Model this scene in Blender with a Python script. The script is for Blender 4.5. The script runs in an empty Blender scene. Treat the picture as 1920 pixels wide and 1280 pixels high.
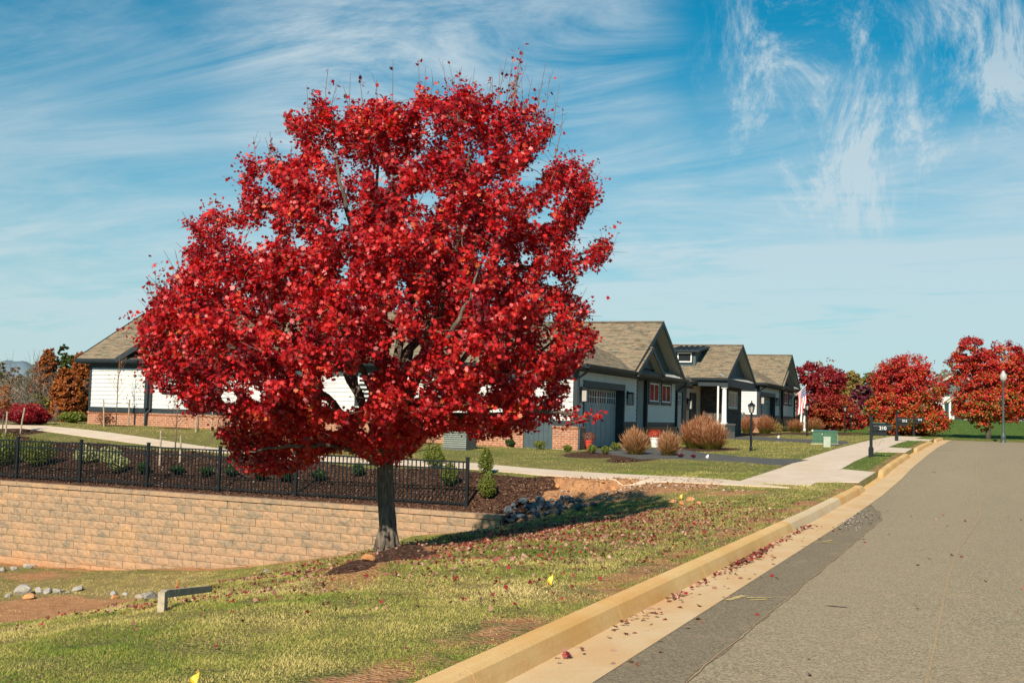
import bpy, math, random
import numpy as np
from mathutils import Vector, Matrix

random.seed(7); rng = np.random.default_rng(11)
R_ = math.radians
scene = bpy.context.scene
COL = scene.collection

# ------------------------------------------------------------------ camera, sky, sun, exposure
F_PX, PITCH, ROLL, YAW, CAM_H = 2200.0, math.atan(137 / 2200), 0.028, R_(22.3), 1.6
Fw = Vector((-math.sin(YAW) * math.cos(PITCH), math.cos(YAW) * math.cos(PITCH), math.sin(PITCH)))
Rt0 = Vector((math.cos(YAW), math.sin(YAW), 0))
Up0 = Rt0.cross(Fw)
Rt = Rt0 * math.cos(ROLL) + Up0 * math.sin(ROLL)
Up = Rt.cross(Fw)
cam = bpy.data.cameras.new('camera')
cam.sensor_width = 36; cam.lens = F_PX / 1920 * 36
cam.clip_start = 0.1; cam.clip_end = 9000
cam_o = bpy.data.objects.new('camera', cam); COL.objects.link(cam_o)
m = Matrix((Rt, Up, -Fw)).transposed().to_4x4(); m.translation = (0, 0, CAM_H)
cam_o.matrix_world = m
scene.camera = cam_o

SUN_EL, SUN_D = R_(35), R_(-5)                   # elevation, direction shadows run (clockwise from +Y)
Dh = Vector((math.sin(SUN_D), math.cos(SUN_D), 0))
sun_to = (-Dh * math.cos(SUN_EL) + Vector((0, 0, math.sin(SUN_EL)))).normalized()
sl = bpy.data.lights.new('sun', 'SUN'); sl.energy = 5.0; sl.angle = R_(0.5); sl.color = (1.0, 0.87, 0.70)
so = bpy.data.objects.new('sun', sl); COL.objects.link(so)
so.rotation_euler = sun_to.to_track_quat('Z', 'Y').to_euler()
scene.view_settings.view_transform = 'Standard'; scene.view_settings.look = 'None'
scene.view_settings.gamma = 1.0; scene.view_settings.use_curve_mapping = False
scene.view_settings.exposure = 0.5

def world():
    w = bpy.data.worlds.new('World'); scene.world = w; w.use_nodes = True
    nt = w.node_tree; N = nt.nodes; L = nt.links; N.clear()
    out = N.new('ShaderNodeOutputWorld'); bg = N.new('ShaderNodeBackground')
    sky = N.new('ShaderNodeTexSky'); sky.sky_type = 'NISHITA'; sky.sun_disc = False
    sky.sun_elevation = SUN_EL
    sky.sun_rotation = math.atan2(sun_to.x, sun_to.y)
    sky.altitude = 300; sky.air_density = 1.3; sky.dust_density = 0.4; sky.ozone_density = 2.2
    tc = N.new('ShaderNodeTexCoord')
    # cirrus laid out on a flat cloud deck: direction / height above the horizon
    sep = N.new('ShaderNodeSeparateXYZ'); L.new(tc.outputs['Generated'], sep.inputs[0])
    mx = N.new('ShaderNodeMath'); mx.operation = 'MAXIMUM'; mx.inputs[1].default_value = 0.0
    L.new(sep.outputs[2], mx.inputs[0])
    ad = N.new('ShaderNodeMath'); ad.operation = 'ADD'; ad.inputs[1].default_value = 0.10; L.new(mx.outputs[0], ad.inputs[0])
    dx = N.new('ShaderNodeMath'); dx.operation = 'DIVIDE'; L.new(sep.outputs[0], dx.inputs[0]); L.new(ad.outputs[0], dx.inputs[1])
    dy = N.new('ShaderNodeMath'); dy.operation = 'DIVIDE'; L.new(sep.outputs[1], dy.inputs[0]); L.new(ad.outputs[0], dy.inputs[1])
    cmb = N.new('ShaderNodeCombineXYZ'); L.new(dx.outputs[0], cmb.inputs[0]); L.new(dy.outputs[0], cmb.inputs[1])
    def layer(rot, sc, scale, detail, rough, dist, lo, hi, seed, src=None, axis=2):
        mp = N.new('ShaderNodeMapping'); mp.inputs['Rotation'].default_value = (0, 0, R_(rot)) if axis == 2 else (0, R_(rot), 0); mp.inputs['Scale'].default_value = sc
        mp.inputs['Location'].default_value = (seed, seed * .7, seed * 1.3)
        L.new(src or cmb.outputs[0], mp.inputs[0])
        n = N.new('ShaderNodeTexNoise'); n.inputs['Scale'].default_value = scale; n.inputs['Detail'].default_value = detail
        n.inputs['Roughness'].default_value = rough; n.inputs['Distortion'].default_value = dist
        L.new(mp.outputs[0], n.inputs['Vector'])
        mr = N.new('ShaderNodeMapRange'); mr.interpolation_type = 'SMOOTHSTEP'
        mr.inputs['From Min'].default_value = lo; mr.inputs['From Max'].default_value = hi
        L.new(n.outputs['Fac'], mr.inputs['Value']); return mr.outputs[0]
    def op(o, a, b):
        x = N.new('ShaderNodeMath'); x.operation = o; x.use_clamp = False
        for i, v in enumerate((a, b)):
            if isinstance(v, (int, float)): x.inputs[i].default_value = v
            else: L.new(v, x.inputs[i])
        return x.outputs[0]
    fine = layer(28, (.45, 1.3, 1), 1.9, 12, .68, 1.0, .36, .72, 3.1)
    broad = layer(15, (.7, 1.0, 1), .5, 5, .55, .6, .34, .60, 9.4)
    wisp = layer(-35, (.6, 1.4, 1), 1.2, 13, .74, 1.2, .49, .78, 5.7)
    a = op('MULTIPLY', fine, broad)
    veil = op('MULTIPLY', broad, .30)
    def blob(u, v, rad):
        d = (Fw + Rt * ((u - 960) / F_PX) + Up * ((640 - v) / F_PX)).normalized()
        vm = N.new('ShaderNodeVectorMath'); vm.operation = 'DOT_PRODUCT'; L.new(tc.outputs['Generated'], vm.inputs[0]); vm.inputs[1].default_value = d
        mr = N.new('ShaderNodeMapRange'); mr.interpolation_type = 'SMOOTHSTEP'; mr.inputs['From Min'].default_value = math.cos(R_(rad)); mr.inputs['From Max'].default_value = 1.0; L.new(vm.outputs['Value'], mr.inputs['Value']); return mr.outputs[0]
    # cirrus banks standing in their own parts of the sky
    a = op('ADD', op('MULTIPLY', a, .03), op('MULTIPLY', veil, .03))
    soft = layer(8, (.8, 1.3, 1), 1.1, 8, .6, .8, .25, .75, 2.2)
    feather = layer(38, (2.0, 1.2, 1.1), 6.5, 15, .74, .6, .45, .84, 3.3, tc.outputs['Generated'], 1)
    left_ = op('MULTIPLY', op('MAXIMUM', op('MAXIMUM', blob(120, 330, 20), blob(480, 160, 15)), blob(-300, 150, 22)), op('ADD', op('MULTIPLY', soft, .24), op('MULTIPLY', fine, .24)))
    top_ = op('MULTIPLY', op('MAXIMUM', blob(780, 40, 12), blob(1060, 60, 6.5)), op('MULTIPLY', fine, .55))
    fea_ = op('MULTIPLY', op('MAXIMUM', op('MAXIMUM', blob(1510, 130, 6.5), blob(1600, 240, 6)), blob(1860, 90, 5)), op('MINIMUM', op('MULTIPLY', feather, 1.9), .62))
    band_ = op('MULTIPLY', op('MAXIMUM', op('MAXIMUM', blob(1500, 520, 12), blob(1900, 540, 11)), blob(1180, 420, 8)), op('ADD', op('MULTIPLY', soft, .52), op('MULTIPLY', fine, .30)))
    for x in (left_, top_, fea_, band_): a = op('ADD', a, x)
    a = op('ADD', a, op('MULTIPLY', wisp, .05))
    # thin high haze toward the horizon
    hz = N.new('ShaderNodeMapRange'); hz.inputs['From Min'].default_value = .25; hz.inputs['From Max'].default_value = 0.0
    hz.inputs['To Min'].default_value = 0; hz.inputs['To Max'].default_value = .8; L.new(sep.outputs[2], hz.inputs['Value'])
    a = op('ADD', a, hz.outputs[0]); a = op('MINIMUM', a, .80)
    tint = N.new('ShaderNodeMix'); tint.data_type = 'RGBA'; tint.blend_type = 'MULTIPLY'; tint.inputs['Factor'].default_value = 1
    L.new(sky.outputs[0], tint.inputs['A']); tint.inputs['B'].default_value = (.0, .90, 1.12, 1)
    mixc = N.new('ShaderNodeMix'); mixc.data_type = 'RGBA'; mixc.blend_type = 'MIX'
    L.new(a, mixc.inputs['Factor']); L.new(tint.outputs['Result'], mixc.inputs['A'])
    mixc.inputs['B'].default_value = (8.2, 9.4, 9.9, 1)
    L.new(mixc.outputs['Result'], bg.inputs['Color']); bg.inputs['Strength'].default_value = 0.055
    L.new(bg.outputs[0], out.inputs[0])
world()

# ------------------------------------------------------------------ helpers
def tag(o, label=None, cat=None, group=None, kind=None):
    if label: o['label'] = label
    if cat: o['category'] = cat
    if group: o['group'] = group
    if kind: o['kind'] = kind
    return o
def empty(name, loc=(0, 0, 0), rz=0, **k):
    o = bpy.data.objects.new(name, None); COL.objects.link(o); o.location = loc; o.rotation_euler = (0, 0, rz)
    o.empty_display_size = .2
    return tag(o, **k)
def copy_tree(o, parent=None):
    c = o.copy(); COL.objects.link(c); c.parent = parent
    for ch in o.children: copy_tree(ch, c)
    return c
def recopy(o, parent=None):
    kids = list(o.children)
    c = o.copy(); COL.objects.link(c); c.parent = parent
    for ch in kids: recopy(ch, c)
    return c

class MB:
    def __init__(s): s.v = []; s.f = []; s.a = []
    def add(s, vs, fs, a=0.0):
        b = len(s.v); s.v += [tuple(p) for p in vs]; s.f += [tuple(b + i for i in f) for f in fs]; s.a += [a] * len(vs); return s
    def box(s, x0, x1, y0, y1, z0, z1, a=0.0):
        if x0 > x1: x0, x1 = x1, x0
        if y0 > y1: y0, y1 = y1, y0
        return s.add([(x0, y0, z0), (x1, y0, z0), (x1, y1, z0), (x0, y1, z0), (x0, y0, z1), (x1, y0, z1), (x1, y1, z1), (x0, y1, z1)],
                     [(0, 3, 2, 1), (4, 5, 6, 7), (0, 1, 5, 4), (1, 2, 6, 5), (2, 3, 7, 6), (3, 0, 4, 7)], a)
    def slab(s, quad, th, a=0.0):      # quad (ccw seen from outside) thickened inward along its normal
        q = [Vector(p) for p in quad]; n = (q[1] - q[0]).cross(q[2] - q[0]).normalized() * th
        k = len(q); lo = [p - n for p in q]
        return s.add(q + lo, [tuple(range(k)), tuple(range(2 * k - 1, k - 1, -1))] + [(i, i + k, (i + 1) % k + k, (i + 1) % k) for i in range(k)], a)
    def beam(s, p, q, w, h, up=(0, 0, 1), a=0.0):
        p = Vector(p); q = Vector(q); d = (q - p).normalized(); r = d.cross(Vector(up)).normalized() * (w / 2); u = r.cross(d).normalized() * (h / 2)
        vs = [e + i * r + j * u for e in (p, q) for i, j in ((-1, -1), (1, -1), (1, 1), (-1, 1))]
        return s.add(vs, [(0, 1, 2, 3), (7, 6, 5, 4), (0, 4, 5, 1), (1, 5, 6, 2), (2, 6, 7, 3), (3, 7, 4, 0)], a)
    def tube(s, pts, rad, n=8, a=0.0, cap=True):
        pts = [Vector(p) for p in pts]
        if not hasattr(rad, '__len__'): rad = [rad] * len(pts)
        rings = []; prev = None
        for i, p in enumerate(pts):
            d = (pts[min(i + 1, len(pts) - 1)] - pts[max(i - 1, 0)]).normalized()
            if prev is None: x = d.orthogonal().normalized()
            else: x = (prev - d * prev.dot(d)).normalized()
            prev = x; y = d.cross(x)
            rings.append([p + (x * math.cos(2 * math.pi * k / n) + y * math.sin(2 * math.pi * k / n)) * rad[i] for k in range(n)])
        vs = [v for r in rings for v in r]; fs = []
        for i in range(len(pts) - 1):
            for k in range(n): fs.append((i * n + k, i * n + (k + 1) % n, (i + 1) * n + (k + 1) % n, (i + 1) * n + k))
        if cap: fs.append(tuple(range(n - 1, -1, -1))); fs.append(tuple((len(pts) - 1) * n + k for k in range(n)))
        return s.add(vs, fs, a)
    def lathe(s, c, prof, n=16, a=0.0):
        return s.tube([(c[0], c[1], c[2] + z) for r, z in prof], [max(r, .0005) for r, z in prof], n, a)
    def build(s, name, mat, parent=None, smooth=False, loc=None):
        me = bpy.data.meshes.new(name); me.from_pydata(s.v, [], s.f); me.update()
        if any(s.a):
            at = me.attributes.new('rnd', 'FLOAT', 'POINT'); at.data.foreach_set('value', s.a)
        me.materials.append(mat)
        if smooth: me.shade_smooth()
        o = bpy.data.objects.new(name, me); COL.objects.link(o)
        if parent: o.parent = parent
        if loc: o.location = loc
        return o

def fast_mesh(name, V, k, mat, parent=None, attrs=None, smooth=False):
    """V (n*k,3): n polygons of k corners each"""
    V = np.ascontiguousarray(V, dtype=np.float32); nv = len(V); nf = nv // k
    me = bpy.data.meshes.new(name); me.vertices.add(nv); me.vertices.foreach_set('co', V.ravel())
    me.loops.add(nv); me.loops.foreach_set('vertex_index', np.arange(nv, dtype=np.int32))
    me.polygons.add(nf); me.polygons.foreach_set('loop_start', np.arange(nf, dtype=np.int32) * k)
    me.polygons.foreach_set('loop_total', np.full(nf, k, dtype=np.int32))
    for nm, arr in (attrs or {}).items():
        at = me.attributes.new(nm, 'FLOAT', 'POINT'); at.data.foreach_set('value', np.ascontiguousarray(np.repeat(arr, k), dtype=np.float32))
    me.update(calc_edges=True); me.materials.append(mat)
    if smooth: me.shade_smooth()
    o = bpy.data.objects.new(name, me); COL.objects.link(o)
    if parent: o.parent = parent
    return o

# ------------------------------------------------------------------ materials
class MT:
    """small node-material writer"""
    def __init__(s, name, rough=.8, spec=.3):
        s.m = bpy.data.materials.new(name); s.m.use_nodes = True
        s.t = s.m.node_tree; s.N = s.t.nodes; s.L = s.t.links
        s.b = s.N['Principled BSDF']; s.b.inputs['Roughness'].default_value = rough
        s.b.inputs['Specular IOR Level'].default_value = spec
    def set(s, inp, v):
        if hasattr(v, 'is_linked') or hasattr(v, 'links'): s.L.new(v, inp)
        elif isinstance(v, tuple) and len(v) == 3 and inp.type == 'RGBA': inp.default_value = (*v, 1)
        else: inp.default_value = v
    def coord(s, kind='Object', scale=(1, 1, 1), rot=(0, 0, 0)):
        tc = s.N.new('ShaderNodeTexCoord'); mp = s.N.new('ShaderNodeMapping')
        mp.inputs['Scale'].default_value = scale; mp.inputs['Rotation'].default_value = rot
        s.L.new(tc.outputs[kind], mp.inputs[0]); return mp.outputs[0]
    def pos(s):
        g = s.N.new('ShaderNodeNewGeometry'); return g.outputs['Position']
    def scaled(s, v, sc):
        mp = s.N.new('ShaderNodeMapping'); mp.inputs['Scale'].default_value = sc; s.L.new(v, mp.inputs[0]); return mp.outputs[0]
    def noise(s, v, scale, detail=4, rough=.55, dist=0.0, out='Fac'):
        n = s.N.new('ShaderNodeTexNoise'); s.L.new(v, n.inputs['Vector']); n.inputs['Scale'].default_value = scale
        n.inputs['Detail'].default_value = detail; n.inputs['Roughness'].default_value = rough; n.inputs['Distortion'].default_value = dist
        return n.outputs[out]
    def voro(s, v, scale, out='Distance', feature='F1'):
        n = s.N.new('ShaderNodeTexVoronoi'); n.feature = feature; s.L.new(v, n.inputs['Vector']); n.inputs['Scale'].default_value = scale
        return n.outputs[out]
    def ramp(s, f, stops, interp='LINEAR'):
        r = s.N.new('ShaderNodeValToRGB'); r.color_ramp.interpolation = interp; e = r.color_ramp.elements
        while len(e) < len(stops): e.new(.5)
        for i, (p, c) in enumerate(stops):
            e[i].position = p; e[i].color = (*c, 1) if len(c) == 3 else c
        s.L.new(f, r.inputs[0]); return r.outputs[0]
    def mix(s, f, a, b, mode='MIX'):
        n = s.N.new('ShaderNodeMix'); n.data_type = 'RGBA'; n.blend_type = mode
        s.set(n.inputs['Factor'], f); s.set(n.inputs['A'], a); s.set(n.inputs['B'], b); return n.outputs['Result']
    def math(s, o, a, b=0.0, clamp=False):
        n = s.N.new('ShaderNodeMath'); n.operation = o; n.use_clamp = clamp; s.set(n.inputs[0], a); s.set(n.inputs[1], b); return n.outputs[0]
    def rng(s, v, a, b, c=0.0, d=1.0, sm=True):
        n = s.N.new('ShaderNodeMapRange'); n.interpolation_type = 'SMOOTHSTEP' if sm else 'LINEAR'; s.set(n.inputs['Value'], v)
        for k, x in zip(('From Min', 'From Max', 'To Min', 'To Max'), (a, b, c, d)): n.inputs[k].default_value = x
        return n.outputs[0]
    def attr(s, name, out='Fac'):
        n = s.N.new('ShaderNodeAttribute'); n.attribute_name = name; return n.outputs[out]
    def bump(s, h, strength=.4, dist=.02):
        n = s.N.new('ShaderNodeBump'); n.inputs['Strength'].default_value = strength; n.inputs['Distance'].default_value = dist
        s.L.new(h, n.inputs['Height']); s.L.new(n.outputs[0], s.b.inputs['Normal']); return s
    def col(s, c): s.set(s.b.inputs['Base Color'], c); return s
    def rgh(s, c): s.set(s.b.inputs['Roughness'], c); return s

def plain(name, c, rough=.6, spec=.35, var=.12, scale=6, metal=0.0, bump=0):
    t = MT(name, rough, spec); v = t.pos(); n = t.noise(v, scale, 5, .6)
    t.col(t.mix(t.rng(n, .3, .7), tuple(x * (1 - var) for x in c), tuple(min(1, x * (1 + var)) for x in c)))
    t.b.inputs['Metallic'].default_value = metal
    if bump: t.bump(t.noise(v, scale * 8, 3), bump, .01)
    return t.m

def leafmat(name, stops, trans=.45, gloss=.4, rough=.42):
    t = MT(name, rough, gloss)
    c = t.ramp(t.attr('rnd'), stops)
    t.col(c)
    tr = t.N.new('ShaderNodeBsdfTranslucent'); hs = t.N.new('ShaderNodeHueSaturation'); hs.inputs['Saturation'].default_value = 1.1; hs.inputs['Value'].default_value = 1.7
    t.L.new(c, hs.inputs['Color']); t.L.new(hs.outputs[0], tr.inputs[0])
    mx = t.N.new('ShaderNodeMixShader'); mx.inputs[0].default_value = trans
    t.L.new(t.b.outputs[0], mx.inputs[1]); t.L.new(tr.outputs[0], mx.inputs[2])
    t.L.new(mx.outputs[0], t.N['Material Output'].inputs[0]); return t.m

M = {}
M['black'] = plain('black_metal', (.008, .011, .013), .4, .35, .1)
M['trim'] = plain('charcoal_trim_paint', (.022, .032, .038), .55, .4, .1)
M['white'] = plain('white_paint', (.74, .75, .73), .55, .4, .05)
M['soffit'] = plain('beige_soffit', (.46, .43, .36), .7, .3, .06)
M['tan'] = plain('tan_stucco', (.42, .33, .24), .8, .2, .1)
M['glass'] = plain('dark_window_glass', (.02, .024, .028), .1, .22, .3, 1.2)
M['lampglass'] = plain('frosted_lamp_glass', (.40, .38, .35), .3, .5, .05)
M['door'] = plain('slate_blue_door_paint', (.30, .34, .345), .5, .4, .05, 3)
M['darkdoor'] = plain('dark_door_paint', (.02, .025, .028), .45, .4, .1)
M['darksiding'] = plain('dark_teal_siding_paint', (.055, .085, .095), .6, .3, .1, 4)
M['concrete_grey'] = plain('weathered_concrete', (.42, .345, .25), .9, .2, .25, 9, bump=.4)
M['wood'] = plain('grey_wood_stake', (.36, .29, .21), .85, .2, .3, 14, bump=.3)
M['green_metal'] = plain('green_enamel', (.045, .12, .065), .4, .5, .12, 5)
M['pedestal'] = plain('grey_green_plastic', (.34, .40, .32), .5, .4, .08)
M['yellow'] = plain('yellow_plastic', (.72, .48, .03), .5, .4, .1)
M['flagwhite'] = plain('white_flag_plastic', (.8, .8, .82), .5, .3, .05)
M['redflag'] = plain('flag_red', (.55, .03, .04), .7, .2, .08)
M['bluecanton'] = plain('flag_blue', (.02, .035, .16), .7, .2, .1)
M['terracotta'] = plain('red_pot', (.5, .06, .04), .5, .4, .1)
M['orange'] = plain('orange_plastic', (.75, .22, .03), .5, .4, .1)
M['metalroof'] = plain('galvanised_metal_roof', (.30, .31, .31), .35, .5, .1, 4, metal=.3)
M['acgrey'] = plain('grey_enamel', (.10, .11, .11), .5, .4, .1)
M['lamp_green'] = plain('painted_lamp_iron', (.055, .075, .07), .5, .4, .2)

def siding():
    t = MT('white_lap_siding', .6, .35); v = t.pos(); n = t.noise(v, 3, 4)
    t.col(t.mix(t.rng(n, .3, .7), (.55, .56, .54), (.61, .61, .585)))
    t.bump(t.noise(t.scaled(v, (3, 3, 40)), 6, 3), .12, .004); return t.m
M['siding'] = siding()
def brick(name, c1, c2, mortar, scale=1.0):
    t = MT(name, .88, .2); tc = t.coord('Object')
    # box mapping: use (x+y, z) so the pattern runs round corners
    sp = t.N.new('ShaderNodeSeparateXYZ'); t.L.new(tc, sp.inputs[0])
    s_ = t.math('ADD', sp.outputs[0], sp.outputs[1]); cb = t.N.new('ShaderNodeCombineXYZ'); t.L.new(s_, cb.inputs[0]); t.L.new(sp.outputs[2], cb.inputs[1])
    b = t.N.new('ShaderNodeTexBrick'); t.L.new(cb.outputs[0], b.inputs['Vector'])
    b.inputs['Scale'].default_value = scale; b.inputs['Brick Width'].default_value = .22; b.inputs['Row Height'].default_value = .08
    b.inputs['Mortar Size'].default_value = .009; b.inputs['Mortar Smooth'].default_value = .2; b.inputs['Bias'].default_value = 0
    b.inputs['Color1'].default_value = (*c1, 1); b.inputs['Color2'].default_value = (*c2, 1); b.inputs['Mortar'].default_value = (*mortar, 1)
    n = t.noise(tc, 9, 4); c = t.mix(t.rng(n, .35, .7, 0, .5), b.outputs['Color'], tuple(x * .6 for x in c1))
    t.col(c); t.bump(t.math('SUBTRACT', 1, b.outputs['Fac']), .5, .01); return t.m
M['brick'] = brick('red_brick', (.42, .17, .09), (.30, .12, .07), (.55, .44, .33))
M['palebrick'] = brick('cream_stone_veneer', (.48, .36, .27), (.40, .30, .22), (.5, .43, .35))
def stone():
    t = MT('dark_ledgestone', .85, .25); tc = t.coord('Object'); sp = t.N.new('ShaderNodeSeparateXYZ'); t.L.new(tc, sp.inputs[0])
    s_ = t.math('ADD', sp.outputs[0], sp.outputs[1]); cb = t.N.new('ShaderNodeCombineXYZ'); t.L.new(s_, cb.inputs[0]); t.L.new(sp.outputs[2], cb.inputs[1])
    b = t.N.new('ShaderNodeTexBrick'); t.L.new(cb.outputs[0], b.inputs['Vector']); b.inputs['Scale'].default_value = 1; b.inputs['Brick Width'].default_value = .42
    b.inputs['Row Height'].default_value = .12; b.inputs['Mortar Size'].default_value = .008; b.squash = .7; b.squash_frequency = 3
    b.inputs['Color1'].default_value = (.10, .09, .08, 1); b.inputs['Color2'].default_value = (.035, .038, .04, 1); b.inputs['Mortar'].default_value = (.012, .012, .012, 1)
    n = t.noise(tc, 3.1, 3); t.col(t.mix(t.rng(n, .5, .72, 0, .6), b.outputs['Color'], (.15, .115, .08)))
    t.bump(t.math('ADD', t.math('SUBTRACT', 1, b.outputs['Fac']), t.noise(tc, 20, 3)), .7, .03); return t.m
M['stone'] = stone()
def shingles():
    t = MT('weathered_wood_shingles', .92, .15); tc = t.coord('Object')
    u = t.attr('uvs', 'Vector')
    b = t.N.new('ShaderNodeTexBrick'); t.L.new(u, b.inputs['Vector']); b.inputs['Scale'].default_value = 1
    b.inputs['Brick Width'].default_value = .42; b.inputs['Row Height'].default_value = .145; b.inputs['Mortar Size'].default_value = .008
    b.inputs['Color1'].default_value = (.30, .215, .135, 1); b.inputs['Color2'].default_value = (.075, .062, .042, 1); b.inputs['Mortar'].default_value = (.05, .042, .034, 1)
    n = t.noise(t.scaled(u, (1.5, 5, 1)), 2.0, 4, .6)
    c = t.mix(t.rng(n, .45, .60, 0, .8), b.outputs['Color'], (.24, .235, .17)); n2 = t.noise(t.scaled(u, (2.2, 6.9, 1)), 1.0, 2)
    c = t.mix(t.rng(n2, .52, .60, 0, .7), c, (.32, .215, .135))
    c = t.mix(t.rng(t.noise(tc, 90, 3), .35, .65, 0, .35), c, (.13, .11, .08)); t.col(c)
    t.bump(b.outputs['Fac'], -.6, .02); return t.m
M['shingle'] = shingles()
def barkmat(name, a, b_):
    t = MT(name, .9, .2); v = t.coord('Object', (1, 1, .22)); n = t.noise(v, 28, 6, .65); n2 = t.noise(v, 3, 3)
    c = t.ramp(n, [(.3, a), (.62, b_)]); c = t.mix(t.rng(n2, .4, .7, 0, .45), c, tuple(x * .55 for x in a)); t.col(c)
    t.bump(n, .9, .03); return t.m
M['bark'] = barkmat('maple_bark', (.035, .03, .025), (.20, .165, .13))
M['paletwig'] = barkmat('pale_bark', (.19, .155, .12), (.36, .31, .25))
M['twig'] = plain('twig_bark', (.17, .12, .09), .85, .2, .2, 20)
M['maple'] = leafmat('crimson_maple_leaf', [(0, (.09, .003, .010)), (.28, (.26, .007, .013)), (.55, (.50, .013, .016)), (.86, (.66, .03, .026)), (.97, (.60, .08, .05)), (1, (.60, .14, .04))], .30, .55, .44)
M['maple_far'] = leafmat('scarlet_maple_leaf', [(0, (.10, .005, .012)), (.28, (.34, .012, .018)), (.62, (.54, .03, .022)), (.80, (.52, .11, .02)), (.92, (.27, .18, .03)), (1, (.09, .12, .02))], .26, .35, .5)
M['maple_deep'] = leafmat('deep_crimson_leaf', [(0, (.10, .004, .014)), (.5, (.26, .012, .022)), (.85, (.38, .03, .025)), (1, (.35, .13, .03))], .35, .35, .5)
M['purple'] = leafmat('purple_leaf', [(0, (.06, .008, .02)), (1, (.18, .03, .05))], .3, .3)
M['rust'] = leafmat('rust_leaf', [(0, (.13, .035, .012)), (.5, (.30, .09, .022)), (1, (.42, .16, .04))], .3, .2)
M['olive'] = leafmat('olive_leaf', [(0, (.06, .075, .015)), (.5, (.14, .14, .03)), (1, (.30, .23, .06))], .3, .2)
M['gold'] = leafmat('golden_leaf', [(0, (.16, .12, .03)), (.5, (.30, .22, .06)), (1, (.42, .30, .10))], .3, .2)
M['greyscrub'] = leafmat('dry_scrub', [(0, (.12, .085, .055)), (.6, (.22, .15, .10)), (1, (.34, .22, .13))], .2, .1)
M['thicket'] = leafmat('thicket_twigs', [(0, (.09, .075, .04)), (.5, (.17, .13, .07)), (.8, (.24, .13, .06)), (1, (.15, .17, .06))], .2, .1)
M['olivegreen'] = leafmat('olive_dark_leaf', [(0, (.03, .05, .012)), (.6, (.07, .10, .022)), (1, (.16, .15, .04))], .3, .2)
M['dkgreen'] = leafmat('dark_green_leaf', [(0, (.012, .035, .01)), (.6, (.035, .08, .018)), (1, (.08, .13, .03))], .3, .4)
M['yelgreen'] = leafmat('yellow_green_leaf', [(0, (.06, .10, .015)), (.6, (.17, .20, .035)), (1, (.32, .27, .07))], .35, .3)
M['varieg'] = leafmat('variegated_leaf', [(0, (.12, .16, .05)), (.5, (.32, .33, .14)), (1, (.60, .56, .34))], .3, .3)
M['brownleaf'] = leafmat('brown_shrub_leaf', [(0, (.10, .035, .02)), (.6, (.24, .08, .04)), (1, (.36, .15, .08))], .25, .2)
M['mum'] = leafmat('red_mum_flower', [(0, (.30, .03, .02)), (1, (.62, .08, .03))], .2, .2)
M['ograss'] = leafmat('ornamental_grass', [(0, (.07, .09, .02)), (.3, (.19, .12, .035)), (.65, (.31, .14, .055)), (1, (.46, .27, .16))], .3, .2, .6)
M['ograss_red'] = leafmat('red_ornamental_grass', [(0, (.06, .09, .015)), (.25, (.13, .13, .025)), (.42, (.22, .09, .03)), (.7, (.30, .105, .045)), (.88, (.38, .19, .10)), (1, (.50, .32, .20))], .3, .2, .6)
M['fallen'] = leafmat('fallen_maple_leaf', [(0, (.10, .012, .015)), (.22, (.30, .02, .024)), (.42, (.16, .055, .035)), (.72, (.29, .14, .09)), (1, (.48, .29, .21))], .12, .35, .5)
M['blade'] = leafmat('grass_blade', [(0, (.06, .14, .018)), (.3, (.16, .24, .032)), (.52, (.33, .32, .075)), (.75, (.55, .46, .16)), (1, (.70, .56, .27))], .3, .25, .6)

def rockmat(name, a, b_, c_):
    t = MT(name, .85, .25); v = t.pos(); n = t.noise(v, 7, 6, .6)
    c = t.ramp(n, [(.3, a), (.55, b_), (.75, c_)]); t.col(c); t.bump(t.noise(v, 24, 5), .6, .02); return t.m
M['rock'] = rockmat('grey_field_rock', (.20, .185, .16), (.36, .34, .30), (.38, .23, .12))
M['bluerock'] = rockmat('blue_grey_riprap', (.035, .045, .05), (.09, .11, .125), (.20, .22, .23))
M['clayrock'] = rockmat('clay_clod', (.42, .17, .06), (.55, .27, .11), (.5, .33, .2))

def blockmat():
    t = MT('tan_split_face_block', .92, .15); v = t.pos(); r = t.attr('rnd')
    n = t.noise(t.scaled(v, (1, 1, 1.8)), 3.6, 6, .62, 1.2)
    n = t.math('ADD', n, t.math('MULTIPLY', t.math('SUBTRACT', r, .5), .13))
    c = t.ramp(n, [(.30, (.20, .165, .12)), (.42, (.29, .215, .145)), (.52, (.36, .24, .15)), (.64, (.42, .268, .165)), (.85, (.42, .225, .115))])
    n2 = t.noise(v, 1.0, 3); c = t.mix(t.rng(n2, .55, .75, 0, .4), c, (.60, .33, .14))
    z = t.N.new('ShaderNodeSeparateXYZ'); t.L.new(v, z.inputs[0])
    n3 = t.math('ADD', z.outputs[2], t.math('MULTIPLY', t.noise(v, 1.4, 4), 1.0))
    c = t.mix(t.rng(n3, -2.0, -2.7, 0, .5), c, (.62, .27, .10))      # clay splashed up the foot of the wall
    t.col(c); t.bump(t.noise(v, 16, 7, .65), .8, .03); return t.m
M['block'] = blockmat()

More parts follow.
